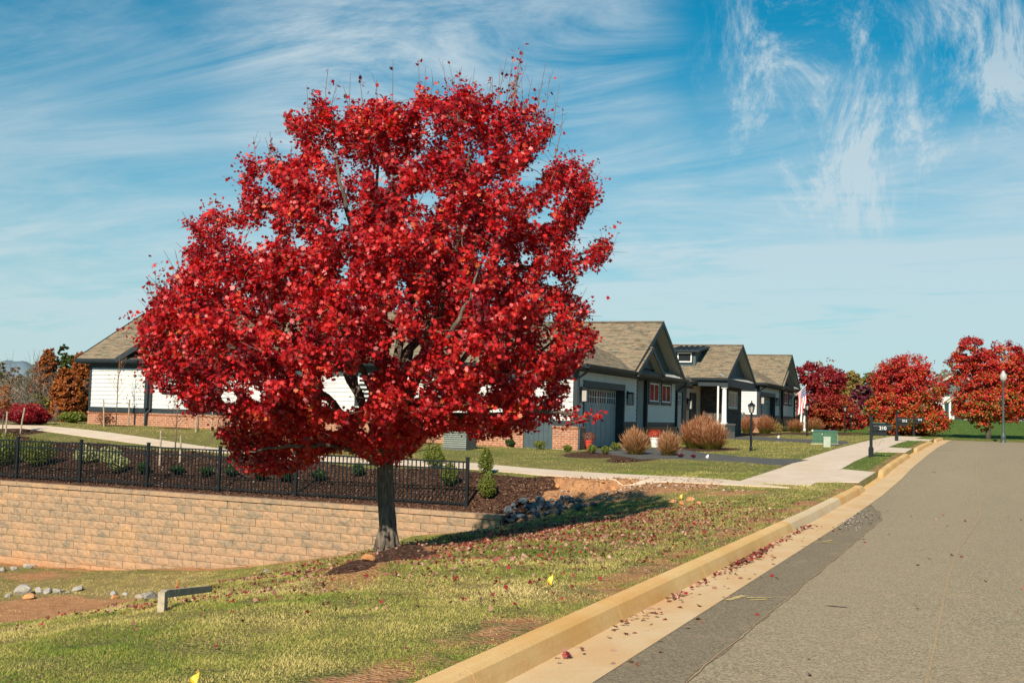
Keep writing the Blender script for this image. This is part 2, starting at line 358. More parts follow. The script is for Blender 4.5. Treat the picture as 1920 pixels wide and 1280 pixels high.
def asphalt(name, base, lite, dark):
    t = MT(name, .9, .25); v = t.pos()
    g = t.voro(v, 75, 'Color'); sp = t.N.new('ShaderNodeSeparateColor'); t.L.new(g, sp.inputs[0])
    c = t.mix(t.rng(sp.outputs[0], .1, .95), dark, lite)
    c = t.mix(.38, c, base)
    n = t.noise(t.scaled(v, (1, .25, 1)), .8, 5, .6); c = t.mix(t.rng(n, .35, .75, 0, .5), c, tuple(x * 1.18 for x in base))
    n4 = t.noise(v, 2.6, 5); c = t.mix(t.rng(n4, .56, .8, 0, .5), c, (.42, .28, .17))
    spx = t.N.new('ShaderNodeSeparateXYZ'); t.L.new(v, spx.inputs[0])
    c = t.mix(t.rng(t.math('ABSOLUTE', t.math('ADD', spx.outputs[0], 1.0)), 0.2, 1.2, .16, 0), c, tuple(x * 1.35 for x in base))
    t.col(c); t.bump(t.voro(v, 90), .5, .006); return t.m
M['road'] = asphalt('aged_asphalt', (.265, .213, .135), (.47, .39, .26), (.12, .097, .062))
M['drive'] = asphalt('driveway_asphalt', (.085, .085, .08), (.13, .125, .115), (.05, .05, .05))
M['patch'] = asphalt('newer_asphalt', (.19, .153, .10), (.31, .255, .17), (.10, .08, .053))
def conc(name, a, b_, stain, amt):
    t = MT(name, .88, .2); v = t.pos(); n = t.noise(v, 1.2, 6, .6); c = t.mix(t.rng(n, .3, .7), a, b_)
    n2 = t.noise(t.scaled(v, (1, .5, 1)), 1.7, 5, .65, .6); c = t.mix(t.rng(n2, .38, .7, 0, amt), c, stain)
    n3 = t.noise(v, 3.7, 8, .7, 1.4); c = t.mix(t.rng(n3, .62, .72, 0, .55), c, tuple(x * .3 for x in a))
    c = t.mix(t.rng(t.noise(v, 60, 3), .4, .7, 0, .25), c, tuple(x * .7 for x in a))
    t.col(c); t.bump(t.noise(v, 30, 6), .25, .01); return t.m
M['kerb'] = conc('clay_stained_kerb_concrete', (.62, .385, .145), (.70, .48, .23), (.60, .30, .085), .65)
M['newkerb'] = conc('pale_new_kerb_concrete', (.60, .47, .30), (.68, .56, .38), (.60, .38, .18), .5)
M['gutter'] = conc('clay_stained_gutter_concrete', (.58, .41, .22), (.62, .46, .28), (.56, .32, .14), .65)
M['walk'] = conc('pale_walk_concrete', (.60, .49, .37), (.66, .55, .44), (.58, .40, .26), .45)

def groundmat():
    t = MT('lawn_mulch_and_clay_ground', .95, .1); v = t.pos()
    mu = t.attr('mulch'); di = t.attr('dirt'); dr = t.attr('dry'); lu = t.attr('lush')
    n = t.noise(v, 1.3, 6, .6); nf = t.noise(v, 45, 3, .6); nm = t.noise(v, 7, 5, .65)
    g = t.ramp(nf, [(.3, (.045, .075, .016)), (.55, (.12, .15, .035)), (.75, (.27, .25, .085))])
    gd = t.ramp(nf, [(.3, (.15, .11, .045)), (.55, (.32, .24, .10)), (.78, (.50, .38, .19))])
    f = t.math('ADD', dr, t.math('MULTIPLY', t.math('SUBTRACT', nm, .5), 1.6), True)
    f = t.math('ADD', f, t.math('MULTIPLY', t.math('SUBTRACT', n, .5), 1.2), True)
    c = t.mix(f, g, gd)
    lush = t.ramp(nf, [(.3, (.03, .085, .012)), (.6, (.075, .17, .025)), (.8, (.13, .23, .045))])
    c = t.mix(lu, c, lush)
    clay = t.ramp(t.noise(v, 5, 8, .7), [(.28, (.20, .075, .028)), (.45, (.42, .17, .06)), (.62, (.54, .27, .11)), (.85, (.50, .36, .22))])
    peb = t.ramp(t.voro(v, 28, 'Color'), [(.1, (.30, .16, .08)), (.9, (.50, .40, .30))]); clay = t.mix(.3, clay, peb)
    d2 = t.math('ADD', di, t.math('MULTIPLY', t.math('SUBTRACT', t.noise(v, 3.2, 7, .7), .5), 1.1)); d2 = t.rng(d2, .42, .62)
    c = t.mix(d2, c, clay)
    mc = t.voro(t.scaled(v, (1, 1, 1)), 34, 'Color'); sc = t.N.new('ShaderNodeSeparateColor'); t.L.new(mc, sc.inputs[0])
    mul = t.ramp(sc.outputs[0], [(.0, (.028, .013, .009)), (.6, (.085, .042, .028)), (.93, (.16, .085, .055)), (1, (.33, .21, .13))])
    m2 = t.math('ADD', mu, t.math('MULTIPLY', t.math('SUBTRACT', t.noise(v, 4, 5, .6), .5), .5)); m2 = t.rng(m2, .45, .55)
    c = t.mix(m2, c, mul); t.col(c)
    h = t.math('ADD', t.voro(v, 34), t.noise(v, 20, 6, .7)); t.bump(h, .9, .035); return t.m
M['ground'] = groundmat()

# ------------------------------------------------------------------ terrain
def sm(x): x = np.clip(x, 0, 1); return x * x * (3 - 2 * x)
def Rr(s): return np.interp(s, [-50, 20, 27, 33, 37, 47, 55, 71, 80, 95, 400], [0, 0, .05, .18, .32, .53, .66, .80, .78, .5, .5])
def wob(x, y, k, p=0): return np.sin(x * k + 1.3 * y * k * .7 + p) * np.cos(y * k * 1.1 - x * k * .4 + p * 2)
def mound_dist(x, y):
    ax, ay, bx, by = -6.1, 10.6, -7.85, 15.6; q = np.clip(((x - ax) * (bx - ax) + (y - ay) * (by - ay)) / ((bx - ax) ** 2 + (by - ay) ** 2), 0, 1)
    return np.hypot(x - ax - q * (bx - ax), y - ay - q * (by - ay)) / (.62 + .38 * q)
WX0, WX1 = -10.35, -40.0            # the retaining wall runs from x = WX0 to the left
def wall_y(x): return 24.9 + .052 * (-x - 10.4)
def T(x, y):
    x = np.asarray(x, float); y = np.asarray(y, float); t = -x; s = y
    K = .15 + Rr(s)
    L = np.interp(s, [-50, 26, 31, 38.5, 46, 60, 75, 90, 400], [.05, .08, .22, .44, .50, .70, .95, 1.0, 1.0])
    P = K + (L - K) * sm((t - 5.5) / 5)
    P = P + .28 * sm((t - 14) / 18) * sm((s - 30) / 7)
    A = np.interp(t, [2.8, 4, 5.2, 6.6, 8.1, 9.2, 10.5, 12, 13, 14.2, 15.5, 17, 18.5, 22, 60], [.135, .09, 0, -.19, -.45, -.70, -1.08, -1.6, -1.95, -2.3, -2.58, -2.78, -2.88, -3.0, -3.1])
    A = A + .045 * wob(x, y, 1.1) * sm((t - 3.2) / 2) + .02 * wob(x, y, 3.3, 1) * sm((t - 3.2) / 2)
    A = A - .10 * np.exp(-((t - 19.5) / 2.5) ** 2 - ((s - 19) / 2.4) ** 2)
    A = A + .10 * np.exp(-(mound_dist(x, y) / .5) ** 2)
    s0 = np.interp(t, [4.5, 7, 10.4], [21.0, 22.6, 24.3]); bank = A + (P - A) * sm((s - s0) / (27.0 - s0))
    sw = wall_y(x)
    w = 2.6 + np.clip(t - 11, 0, 30) * .24
    q = np.clip((s - sw - .25) / w, 0, 1)
    Mz = -.69 + (P + .69) * (1 - (1 - q) ** 2.0)
    Ff = np.interp(t, [10.0, 11.3, 12.3, 14, 16, 18.2, 21, 24.5], [.06, .15, .24, .2, .165, .125, .07, 0]) * sm((s - 20.5) / 4.4)
    front = A + (P - A) * Ff
    cliff = sm((s - sw - .06) / .14)
    left = front + (Mz - front) * cliff
    e = sm((t - 10.0) / .5)
    z = bank + (left - bank) * e
    # washed-out scar beside the wall end
    ed = 26.75 + .16 * np.sin(x * 3.1) + .08 * np.sin(x * 8.3)
    pit = np.exp(-(np.abs((x + 9.1) / 1.45)) ** 3) * sm((ed - s) / .22) * sm((s - 24.7) / 1.0)
    z = z - .26 * pit
    # far lawn rise, far slopes
    z = z + 1.15 * sm((s - 77) / 30) * sm((12 - t) / 6) + .6 * sm((s - 95) / 30)
    z = z - 7 * sm((t - 37) / 45)
    z = z - .02 * np.clip(s - 140, 0, 400)
    # road bed
    z = np.where(t < 2.83, Rr(s) - .12, z)
    z = np.where((t < 2.83) & (s > 76.5), K + 1.15 * sm((s - 77) / 30) + .6 * sm((s - 95) / 30) - .02 - 7 * sm((-t - 37) / 45) - .02 * np.clip(s - 140, 0, 400), z)
    z = np.where(t < -6.6, np.maximum(Rr(s) + .12, z), z)
    return z
def Tz(x, y): return float(T(x, y))
def ray(u, v):
    d = Fw + Rt * ((u - 960) / F_PX) + Up * ((640 - v) / F_PX); return d / math.hypot(d.x, d.y)
def at(u, v, zo=0.0):
    """where the line of sight through photo pixel (u, v) meets the terrain"""
    d = ray(u, v); r = np.arange(4, 260, .1); x = d.x * r; y = d.y * r; z = CAM_H + d.z * r
    h = z - (T(x, y) + zo); i = np.argmax(h < 0)
    if h[i] >= 0: i = len(r) - 1
    k = r[i] - .1 * (-h[i]) / max(1e-6, h[i - 1] - h[i])
    return Vector((d.x * k, d.y * k, float(T(d.x * k, d.y * k))))
def along(u, v, dist):
    d = ray(u, v); return Vector((d.x * dist, d.y * dist, CAM_H + d.z * dist))

def axis(segs):
    out = []
    for a, b, st in segs: out += list(np.arange(a, b - 1e-6, st))
    out.append(segs[-1][1]); return np.array(out)
GX = axis([(-700, -100, 30), (-100, -40, 2), (-40, -14, .3), (-14, -2.96, .12), (-2.92, -2.8, .06), (-2.8, 8, .9), (8, 60, 2), (60, 500, 20)])
GY = axis([(-20, 4, 1), (4, 23, .2), (23, 29, .09), (29, 46, .35), (46, 110, 1), (110, 1000, 20)])
# masks
PATHS = []          # polygons kept free of grass
def inpoly(px, py, poly):
    c = np.zeros(px.shape, bool); n = len(poly); j = n - 1
    for i in range(n):
        xi, yi = poly[i]; xj, yj = poly[j]
        cond = ((yi > py) != (yj > py)) & (px < (xj - xi) * (py - yi) / (yj - yi + 1e-12) + xi); c ^= cond; j = i
    return c
path_up = [(-60, 797), (15, 797), (85, 798.5), (175, 807.5), (275, 821), (410, 841), (560, 853), (730, 861), (875.6, 867.5), (990, 878), (1120, 887), (1360, 900), (1392, 903)]
path_lo = [(-60, 806), (0, 803), (40, 802.5), (140, 816), (265, 832.5), (375, 845), (540, 862), (730, 872), (875.6, 879), (990, 889), (1120, 897.5), (1360, 909), (1480, 915)]
pu = [at(u, v) for u, v in path_up]; pl = [at(u, v) for u, v in path_lo]
BED_TOP = [(p.x, p.y) for p in pl]
def mulch_mask(x, y):
    t = -x; q = np.interp(t, [9.2, 11, 14, 18, 22, 26, 31, 40], [2.2, 2.5, 2.8, 3.3, 4.2, 5.2, 6.2, 7])
    far = wall_y(x) + q + .25 * np.sin(x * 1.3)
    m = sm((y - wall_y(x) - .05) / .1) * sm((far - y) / .25 + .5) * sm((t - 9.8 + .14 * np.sin(y * 5) + .09 * np.sin(y * 13)) / .12)
    m = np.maximum(m, sm(1.7 - mound_dist(x, y) / .34))
    # planting beds
    for u, v, ru, rv in BEDS: m = np.maximum(m, sm(1.6 - np.hypot((x - u) / ru, (y - v) / rv) * 1.1))
    return m
def bed(u, v, rx, ry): p = at(u, v); return (p.x, p.y, rx, ry)
BEDS = [bed(735, 1040, .55, .8), bed(1130, 851, 1.1, 2.4), bed(1215, 855, .8, 3.6), bed(1310, 842, 1.5, 2.8), bed(1410, 814, 1.6, 4.0), bed(1510, 812, 1.4, 4), bed(1545, 813, 2.4, 3.5),
        bed(1595, 812, 1.5, 2), bed(215, 798, .9, .5), bed(330, 803, .8, .5), bed(465, 808, 1.2, .7), bed(10, 810, 1.6, 1.4), bed(325, 868, .8, .8)]
def dirt_mask(x, y):
    t = -x
    d = .98 * np.exp(-((x + 8.6) / 2.3) ** 4 - ((y - 25.7) / 1.5) ** 4)
    d = np.maximum(d, .88 * sm((y - 24.2) / 1.0) * sm((27.9 - y) / .5) * sm((t - 4.9) / 1.0) * sm((10.6 - t) / .5))
    d = np.maximum(d, .72 * np.exp(-((x + 5.0) / 1.2) ** 2 - ((y - 24.4) / .8) ** 2))
    p = at(150, 1143); d = np.maximum(d, .95 * np.exp(-((x - p.x) / 2.7) ** 4 - ((y - p.y) / 1.5) ** 4))
    p = at(60, 1078); d = np.maximum(d, .62 * np.exp(-((x - p.x) / 2.5) ** 2 - ((y - p.y) / 1.2) ** 2))
    p = at(420, 1066); d = np.maximum(d, .5 * np.exp(-((x - p.x) / 3.0) ** 2 - ((y - p.y) / .5) ** 2))
    d = np.maximum(d, .55 * np.exp(-((t - 3.0) / .28) ** 2) * (y < 76))
    d = np.maximum(d, .52 * np.exp(-((t - 4.0) / .7) ** 2 - ((y - 14.5) / 3.2) ** 2)); d = np.maximum(d, (.56 + .16 * np.sin(y * 1.9) * np.sin(y * .7 + 1)) * np.exp(-((t - 3.15) / .42) ** 2) * (y < 23))
    d = np.maximum(d, .6 * sm((y - wall_y(x) + .9) / .6) * sm((wall_y(x) - y + .5) / .5) * sm((t - 10) / 2))
    p = at(660, 1075); d = np.maximum(d, .68 * np.exp(-((x - p.x + .5 * (y - p.y)) / .7) ** 2 - ((y - p.y) / 1.2) ** 2))
    d = np.maximum(d, .85 * np.exp(-(mound_dist(x, y) / .75) ** 4))
    return d * np.where(t < 2.8, 0, 1)
def dry_mask(x, y):
    t = -x
    d = .60 + .22 * wob(x, y, .35, .7) + .15 * wob(x, y, 1.3, 2)
    d = d + .25 * sm((t - 14) / 5) * sm((25 - y) / 3)
    d = np.where(y > 27, .50 + .12 * wob(x, y, .5), d)
    return np.clip(d, 0, 1)
def lush_mask(x, y):
    t = -x
    l = .8 * sm((y - 74) / 6) * sm((13 - t) / 4)
    band = np.exp(-((t - 11.2 + .28 * (y - 12)) / 1.2) ** 2) * sm((18 - y) / 4)
    l = np.maximum(l, .7 * band)
    l = np.maximum(l, .55 * sm((y - 27) / 4) * sm((5.2 - t) / .8) * sm((t - 2.8) / .4))
    return l

def terrain():
    X, Y = np.meshgrid(GX, GY, indexing='xy'); Z = T(X, Y)
    ny, nx = X.shape; V = np.stack([X, Y, Z], -1).reshape(-1, 3).astype(np.float32)
    i = np.arange(nx - 1); j = np.arange(ny - 1); I, J = np.meshgrid(i, j); a = J * nx + I
    Q = np.stack([a, a + 1, a + nx + 1, a + nx], -1).reshape(-1, 4).astype(np.int32)
    me = bpy.data.meshes.new('ground'); me.vertices.add(len(V)); me.vertices.foreach_set('co', V.ravel())
    me.loops.add(Q.size); me.loops.foreach_set('vertex_index', Q.ravel()); me.polygons.add(len(Q))
    me.polygons.foreach_set('loop_start', np.arange(len(Q), dtype=np.int32) * 4); me.polygons.foreach_set('loop_total', np.full(len(Q), 4, np.int32))
    for nm, fn in (('mulch', mulch_mask), ('dirt', dirt_mask), ('dry', dry_mask), ('lush', lush_mask)):
        at_ = me.attributes.new(nm, 'FLOAT', 'POINT'); at_.data.foreach_set('value', fn(X, Y).astype(np.float32).ravel())
    me.update(calc_edges=True); me.shade_smooth(); me.materials.append(M['ground'])
    o = bpy.data.objects.new('ground', me); COL.objects.link(o); tag(o, kind='structure')
terrain()

def strip(name, A, B, mat, lift=.02, thick=.12, n=40, mcross=6, kind='structure', register=True):
    """slab draped on the terrain between two edge lines (world xy)"""
    def res(Pn, n):
        Pn = [Vector((p[0], p[1])) for p in Pn]; d = [0]
        for i in range(1, len(Pn)): d.append(d[-1] + (Pn[i] - Pn[i - 1]).length)
        q = np.linspace(0, d[-1], n); return np.stack([np.interp(q, d, [p.x for p in Pn]), np.interp(q, d, [p.y for p in Pn])], 1)
    a = res(A, n); b = res(B, n); mb = MB(); vs = []; k = mcross + 1
    for i in range(n):
        for j in range(k):
            p = a[i] + (b[i] - a[i]) * j / mcross; vs.append((p[0], p[1], Tz(p[0], p[1]) + lift))
    fs = [(i * k + j, i * k + j + 1, (i + 1) * k + j + 1, (i + 1) * k + j) for i in range(n - 1) for j in range(mcross)]
    m_ = len(vs); vs += [(v[0], v[1], v[2] - thick) for v in vs]
    rim = [i * k for i in range(n)] + [(n - 1) * k + j for j in range(1, k)] + [i * k + mcross for i in range(n - 2, -1, -1)] + [j for j in range(mcross - 1, 0, -1)]
    for i in range(len(rim)): p, q = rim[i], rim[(i + 1) % len(rim)]; fs.append((p, q, q + m_, p + m_))
    # keep faces pointing up
    o = mb.add(vs, fs).build(name, mat)
    me = o.data
    if sum(p.normal.z for p in me.polygons[:50]) < 0: me.flip_normals()
    me.shade_smooth() if False else None
    tag(o, kind=kind)
    if register: PATHS.append([tuple(p) for p in a] + [tuple(p) for p in b[::-1]])
    return o

# road, gutter, kerbs, sidewalk -------------------------------------------------
def sheet(name, x0, x1, mat, lift, ys, nx=4, zf=None, jag=0.0):
    mb = MB(); xs0 = np.linspace(0, 1, nx + 1)
    for y in ys:
        j0 = jag * (math.sin(y * 2.1) + .6 * math.sin(y * 5.3 + 1) + .5 * math.sin(y * 11.7)) if jag else 0
        a = x0(y) if callable(x0) else x0; b = x1(y) if callable(x1) else x1
        for q in xs0: x = a + j0 + (b - a - j0) * q; mb.v.append((x, y, float(Rr(y)) + lift)); mb.a.append(0)
    k = nx + 1
    for i in range(len(ys) - 1):
        for j in range(nx): mb.f.append((i * k + j, i * k + j + 1, (i + 1) * k + j + 1, (i + 1) * k + j))
    o = mb.build(name, mat); tag(o, kind='structure'); return o
ys_road = list(np.arange(-12, 77.5, .25))
sheet('road', -2.24, 6.0, M['road'], 0.0, ys_road, 6)
sheet('road_patch', -2.24, lambda y: -1.72 - .5 * max(0.0, (y - 20.8) / 3.4) ** 1.5 + .02 * math.sin(y * 4), M['patch'], .004, list(np.arange(-6, 24.2, .1)), 2)
sheet('gutter', -2.70, -2.22, M['gutter'], .008, ys_road[:-2], 2, jag=0.0)
def kerb_profile(y0, y1, name, mat, x_face=-2.68, sgn=-1, drops=()):
    mb = MB(); ys = list(np.linspace(y0, y1, max(2, int((y1 - y0) / .25) + 1)))
    prof = [(0, -.1), (0, .005), (.025, .07), (.05, .125), (.085, .148), (.19, .152), (.19, -.1)]
    for y in ys:
        sc = 1.0
        for a, b in drops:
            if y >= a - .6 and y <= b + .6: sc = min(sc, .12 + .88 * max(0.0, max(a - y, y - b)) / .6)
        jt = 1.0
        for dx_, z in prof: mb.v.append((x_face + sgn * dx_, y, float(Rr(y)) + (z * sc if z > 0 else z))); mb.a.append(0)
    k = len(prof)
    for i in range(len(ys) - 1):
        for j in range(k - 1): mb.f.append((i * k + j, (i + 1) * k + j, (i + 1) * k + j + 1, i * k + j + 1) if sgn < 0 else (i * k + j, i * k + j + 1, (i + 1) * k + j + 1, (i + 1) * k + j))
    mb.f.append(tuple(range(k))); mb.f.append(tuple((len(ys) - 1) * k + j for j in range(k - 1, -1, -1)))
    o = mb.build(name, mat, smooth=False); tag(o, kind='structure'); return o
kerb_joints = [-6, -3, 0, 3.1, 6.2, 9.0, 11.9, 14.9, 17.6]
for i in range(len(kerb_joints) - 1): kerb_profile(kerb_joints[i] + .0025, kerb_joints[i + 1] - .0025, 'kerb', M['kerb'])
kerb_profile(17.602, 20.2, 'kerb', M['newkerb']); kerb_profile(20.203, 23.5, 'kerb', M['newkerb'])
DR1 = (28.6, 33.0); DR2 = (44.6, 48.6); DR3 = (62, 66)
kerb_profile(23.503, 36, 'kerb', M['kerb'], drops=(DR1,)); kerb_profile(36.01, 75, 'kerb', M['kerb'], drops=(DR2, DR3))
kerb_profile(-10, 75, 'kerb', M['kerb'], 6.0, 1)
strip('sidewalk', [(-3.75, 27.0), (-3.85, 34), (-3.85, 40), (-3.8, 75)], [(-5.4, 27.0), (-5.4, 34), (-5.4, 40), (-5.35, 75)], M['walk'], .012, .1, 120, 3)
for d0, d1 in (DR1, DR2, DR3):
    strip('driveway_apron', [(-2.875, d0 + .1), (-2.875, d1 - .1)], [(-3.82, d0 - .5), (-3.82, d1 + .5)], M['walk'], .016, .1, 12, 6)
strip('footpath', [(p.x, p.y) for p in pu], [(p.x, p.y) for p in pl], M['walk'], .02, .14, 160, 3)
def drive(name, up_, lo_):
    a = [at(u, v) for u, v in up_]; b = [at(u, v) for u, v in lo_]
    return strip(name, [(p.x, p.y) for p in a], [(p.x, p.y) for p in b], M['drive'], .014, .1, 40, 6)
drive('driveway', [(1172, 838), (1277, 842.5), (1330, 851), (1430, 859.5), (1516, 862.5)], [(1098, 845), (1200, 860), (1270, 860), (1375, 865.5), (1466, 873)])
drive('driveway', [(1355, 818), (1430, 819), (1520, 824), (1596, 828.5)], [(1350, 823), (1420, 824.5), (1490, 828.5), (1570, 836.5)])
PATHS.append([(-2.9, -20), (-2.9, 77.8), (8, 77.8), (8, -20)])

# markings and stains on the road
def flat_ribbon(name, pts, w, mat, lift=.006, label=None):
    mb = MB(); n = len(pts)
    for i, (x, y) in enumerate(pts):
        a = Vector(pts[max(0, i - 1)]); b = Vector(pts[min(n - 1, i + 1)]); d = (b - a).normalized(); nn = Vector((-d.y, d.x)) * w / 2 * random.uniform(.75, 1.2)
        z = float(Rr(y)) + lift; mb.v += [(x - nn.x, y - nn.y, z), (x + nn.x, y + nn.y, z)]; mb.a += [0, 0]
    for i in range(n - 1): mb.f.append((2 * i, 2 * i + 2, 2 * i + 3, 2 * i + 1))
    o = mb.build(name, mat)
    if sum(p.normal.z for p in o.data.polygons) < 0: o.data.flip_normals()
    tag(o, kind='structure'); return o
M['seal'] = plain('clay_filled_crack', (.34, .25, .155), .8, .2, .2, 30)
M['seam'] = plain('road_seam_grit', (.36, .24, .14), .9, .2, .3, 40)
M['faded_yellow'] = plain('faded_yellow_paint', (.46, .36, .16), .9, .2, .25, 30)
M['oil'] = plain('dark_road_stain', (.15, .125, .095), .8, .3, .3, 20)
crack_px = [(1735, 1290), (1752, 1215), (1768, 1130), (1780, 1075), (1798, 1028), (1822, 995), (1838, 966), (1836, 935), (1832, 900), (1831, 870), (1830, 848)]
cp = []
for u, v in crack_px:
    d = ray(u, v); r = 1.6 / -d.z
    for _ in range(6): r = (CAM_H - float(Rr(d.y * r))) / -d.z
    cp.append((d.x * r, d.y * r))
def dens(pts, st=.35, jit=.012):
    o = []
    for i in range(len(pts) - 1):
        a = Vector(pts[i]); b = Vector(pts[i + 1]); k = max(1, int((b - a).length / st))
        for j in range(k): p = a.lerp(b, j / k); o.append((p.x + random.uniform(-jit, jit), p.y))
    o.append(pts[-1]); return o
flat_ribbon('road_crack', dens(cp, .35, .003), .024, M['seal'])
flat_ribbon('road_seam', [(-1.718 + .008 * math.sin(y * 3) + random.uniform(-.007, .007), y) for y in np.arange(-5, 20.8, .12)], .009, M['seam'], .008)
def road_at(u, v):
    d = ray(u, v); r = 1.6 / -d.z
    for _ in range(6): r = (CAM_H - float(Rr(d.y * r))) / -d.z
    return d.x * r, d.y * r
for (u0, v0), (u1, v1), w in [((1400, 1121), (1446, 1121), .05), ((1405, 1126), (1440, 1124), .04), ((1366, 1126), (1394, 1117), .06), ((1530, 1017), (1575, 1019), .05), ((1560, 1013), (1545, 1016), .05),
                         ((1757, 851), (1790, 847), .14)]:
    a = road_at(u0, v0); b = road_at(u1, v1); flat_ribbon('road_marking', dens([a, b], .06, .015), w, M['faded_yellow'], .009)
for u, v, rx, ry in [(1567, 1137, .13, .006), (1752, 892, .09, .02)]:
    x, y = road_at(u, v); mb = MB(); k = 12
    mb.add([(x + math.cos(2 * math.pi * i / k) * rx * random.uniform(.6, 1.1), y + math.sin(2 * math.pi * i / k) * ry * 4 * random.uniform(.6, 1.1), float(Rr(y)) + .007) for i in range(k)], [tuple(range(k))])
    tag(mb.build('road_stain', M['oil']), kind='structure')

# gravel patch at the gutter edge
def rocks_mesh(rad, seed, flat=.7, sub=2, jag=.22):
    import bmesh
    bm = bmesh.new(); bmesh.ops.create_icosphere(bm, subdivisions=sub, radius=1); r = random.Random(seed)
    dirs = [Vector((r.gauss(0, 1), r.gauss(0, 1), r.gauss(0, 1))).normalized() for _ in range(13)]; offs = [r.uniform(.55, .85) for _ in dirs]
    for v in bm.verts:
        p = v.co.copy()
        for d, o in zip(dirs, offs):
            k = p.dot(d)
            if k > o: p -= d * (k - o)
        p *= 1 + r.uniform(-.04, .04); v.co = Vector((p.x * rad * r.uniform(.99, 1.01), p.y * rad * .8, p.z * rad * flat))
    vs = [tuple(v.co) for v in bm.verts]; fs = [tuple(v.index for v in f.verts) for f in bm.faces]; bm.free(); return vs, fs
ROCKS = []
for i in range(6):
    vs, fs = rocks_mesh(1.0, 40 + i); me = bpy.data.meshes.new('rock'); me.from_pydata(vs, [], fs); me.update(); ROCKS.append(me)
def rock(u, v, size, mat, label, group, i, sink=.25, zoff=0):
    p = at(u, v) if not isinstance(u, Vector) else u
    me = ROCKS[i % 6].copy(); me.materials.append(mat)
    o = bpy.data.objects.new('rock', me); COL.objects.link(o)
    o.scale = (size, size * random.uniform(.7, 1), size * random.uniform(.55, .85)); o.rotation_euler = (random.uniform(-.3, .3), random.uniform(-.3, .3), random.uniform(0, 6.28))
    o.location = (p.x, p.y, p.z + size * (.45 - sink) + zoff); tag(o, label, 'rock', group); return o

# ------------------------------------------------------------------ retaining wall and fence
def retaining_wall():
    root = empty('retaining_wall', (WX0, wall_y(WX0), -3.2), label='long tan split-face block retaining wall below the black fence', cat='retaining wall')
    mb = MB(); rn = random.Random(3); CH = .2; BW = .457
    d = Vector((-1, .052, 0)).normalized(); nrm = Vector((d.y, -d.x, 0));  nrm = Vector((-.052, -1, 0)).normalized()
    o0 = Vector((0, 0, 0)); Ltot = 29.0; ztop = -.80 + 3.2
    def blk(s0, s1, z0, z1, a):
        nx, nz = 5, 3; j = rn.uniform(-.006, .006); vs = []; g = .0045
        for iz in range(nz + 1):
            for ix in range(nx + 1):
                s = s0 + g + (s1 - s0 - 2 * g) * ix / nx; z = z0 + g + (z1 - z0 - 2 * g) * iz / nz
                edge = ix in (0, nx) or iz in (0, nz)
                out = .004 if edge else .014 + rn.uniform(-.008, .009)
                vs.append(o0 + d * s + nrm * (out + j) + Vector((0, 0, z)))
        k = nx + 1; fs = [(iz * k + ix, iz * k + ix + k, iz * k + ix + k + 1, iz * k + ix + 1) for iz in range(nz) for ix in range(nx)]
        b = len(vs)
        c4 = [0, nx, nz * k + nx, nz * k]
        for c in c4: vs.append(vs[c] - nrm * .06)
        top = list(range(nz * k, nz * k + nx + 1)); bot = list(range(0, nx + 1)); lf = [i * k for i in range(nz + 1)]; rg = [i * k + nx for i in range(nz + 1)]
        fs += [tuple(bot) + (b + 1, b), tuple(reversed(top)) + (b + 3, b + 2), tuple(reversed(lf)) + (b, b + 3), tuple(rg) + (b + 2, b + 1)]
        mb.add(vs, fs, a)
    rows = int(ztop / CH) + 1
    for r in range(rows):
        z1 = ztop - r * CH; off = (r % 2) * BW / 2 + rn.uniform(-.05, .05); s = -off
        lean = 0
        while s < Ltot:
            a0, a1 = max(s, 0), min(s + BW, Ltot)
            if a1 - a0 > .05: blk(a0, a1, z1 - CH, z1, rn.random())
            s += BW
    mb.build('block_face', M['block'], root)
    core = MB(); a = o0 - nrm * .04; b = a + d * Ltot; c = b - nrm * .3; e = a - nrm * .3
    core.add([a - Vector((0, 0, .3)), b - Vector((0, 0, .3)), c - Vector((0, 0, .3)), e - Vector((0, 0, .3))] + [p + Vector((0, 0, ztop - .002)) for p in (a, b, c, e)],
             [(0, 1, 2, 3), (4, 7, 6, 5), (0, 4, 5, 1), (1, 5, 6, 2), (2, 6, 7, 3), (3, 7, 4, 0)])
    core.build('wall_core', M['concrete_grey'], root)
    cap = MB(); s = -.02
    while s < Ltot:
        w = .61; j = rn.uniform(-.004, .004); p = o0 + d * (s + .004) + nrm * (.045 + j); q = o0 + d * (s + w - .004) + nrm * (.045 + j)
        u = -nrm * .36; z0 = Vector((0, 0, ztop + .003)); z1 = Vector((0, 0, ztop + .105))
        ch = Vector((0, 0, -.012)) + nrm * .0
        vs = [p + z0, q + z0, q + u + z0, p + u + z0, p + z1 + ch, q + z1 + ch, q + u + z1, p + u + z1, p - nrm * .014 + z1, q - nrm * .014 + z1]
        cap.add(vs, [(3, 2, 1, 0), (0, 1, 5, 4), (4, 5, 9, 8), (8, 9, 6, 7), (1, 2, 6, 9, 5), (3, 0, 4, 8, 7), (2, 3, 7, 6)], rn.random()); s += w
    cap.build('wall_cap', M['block'], root)
retaining_wall()

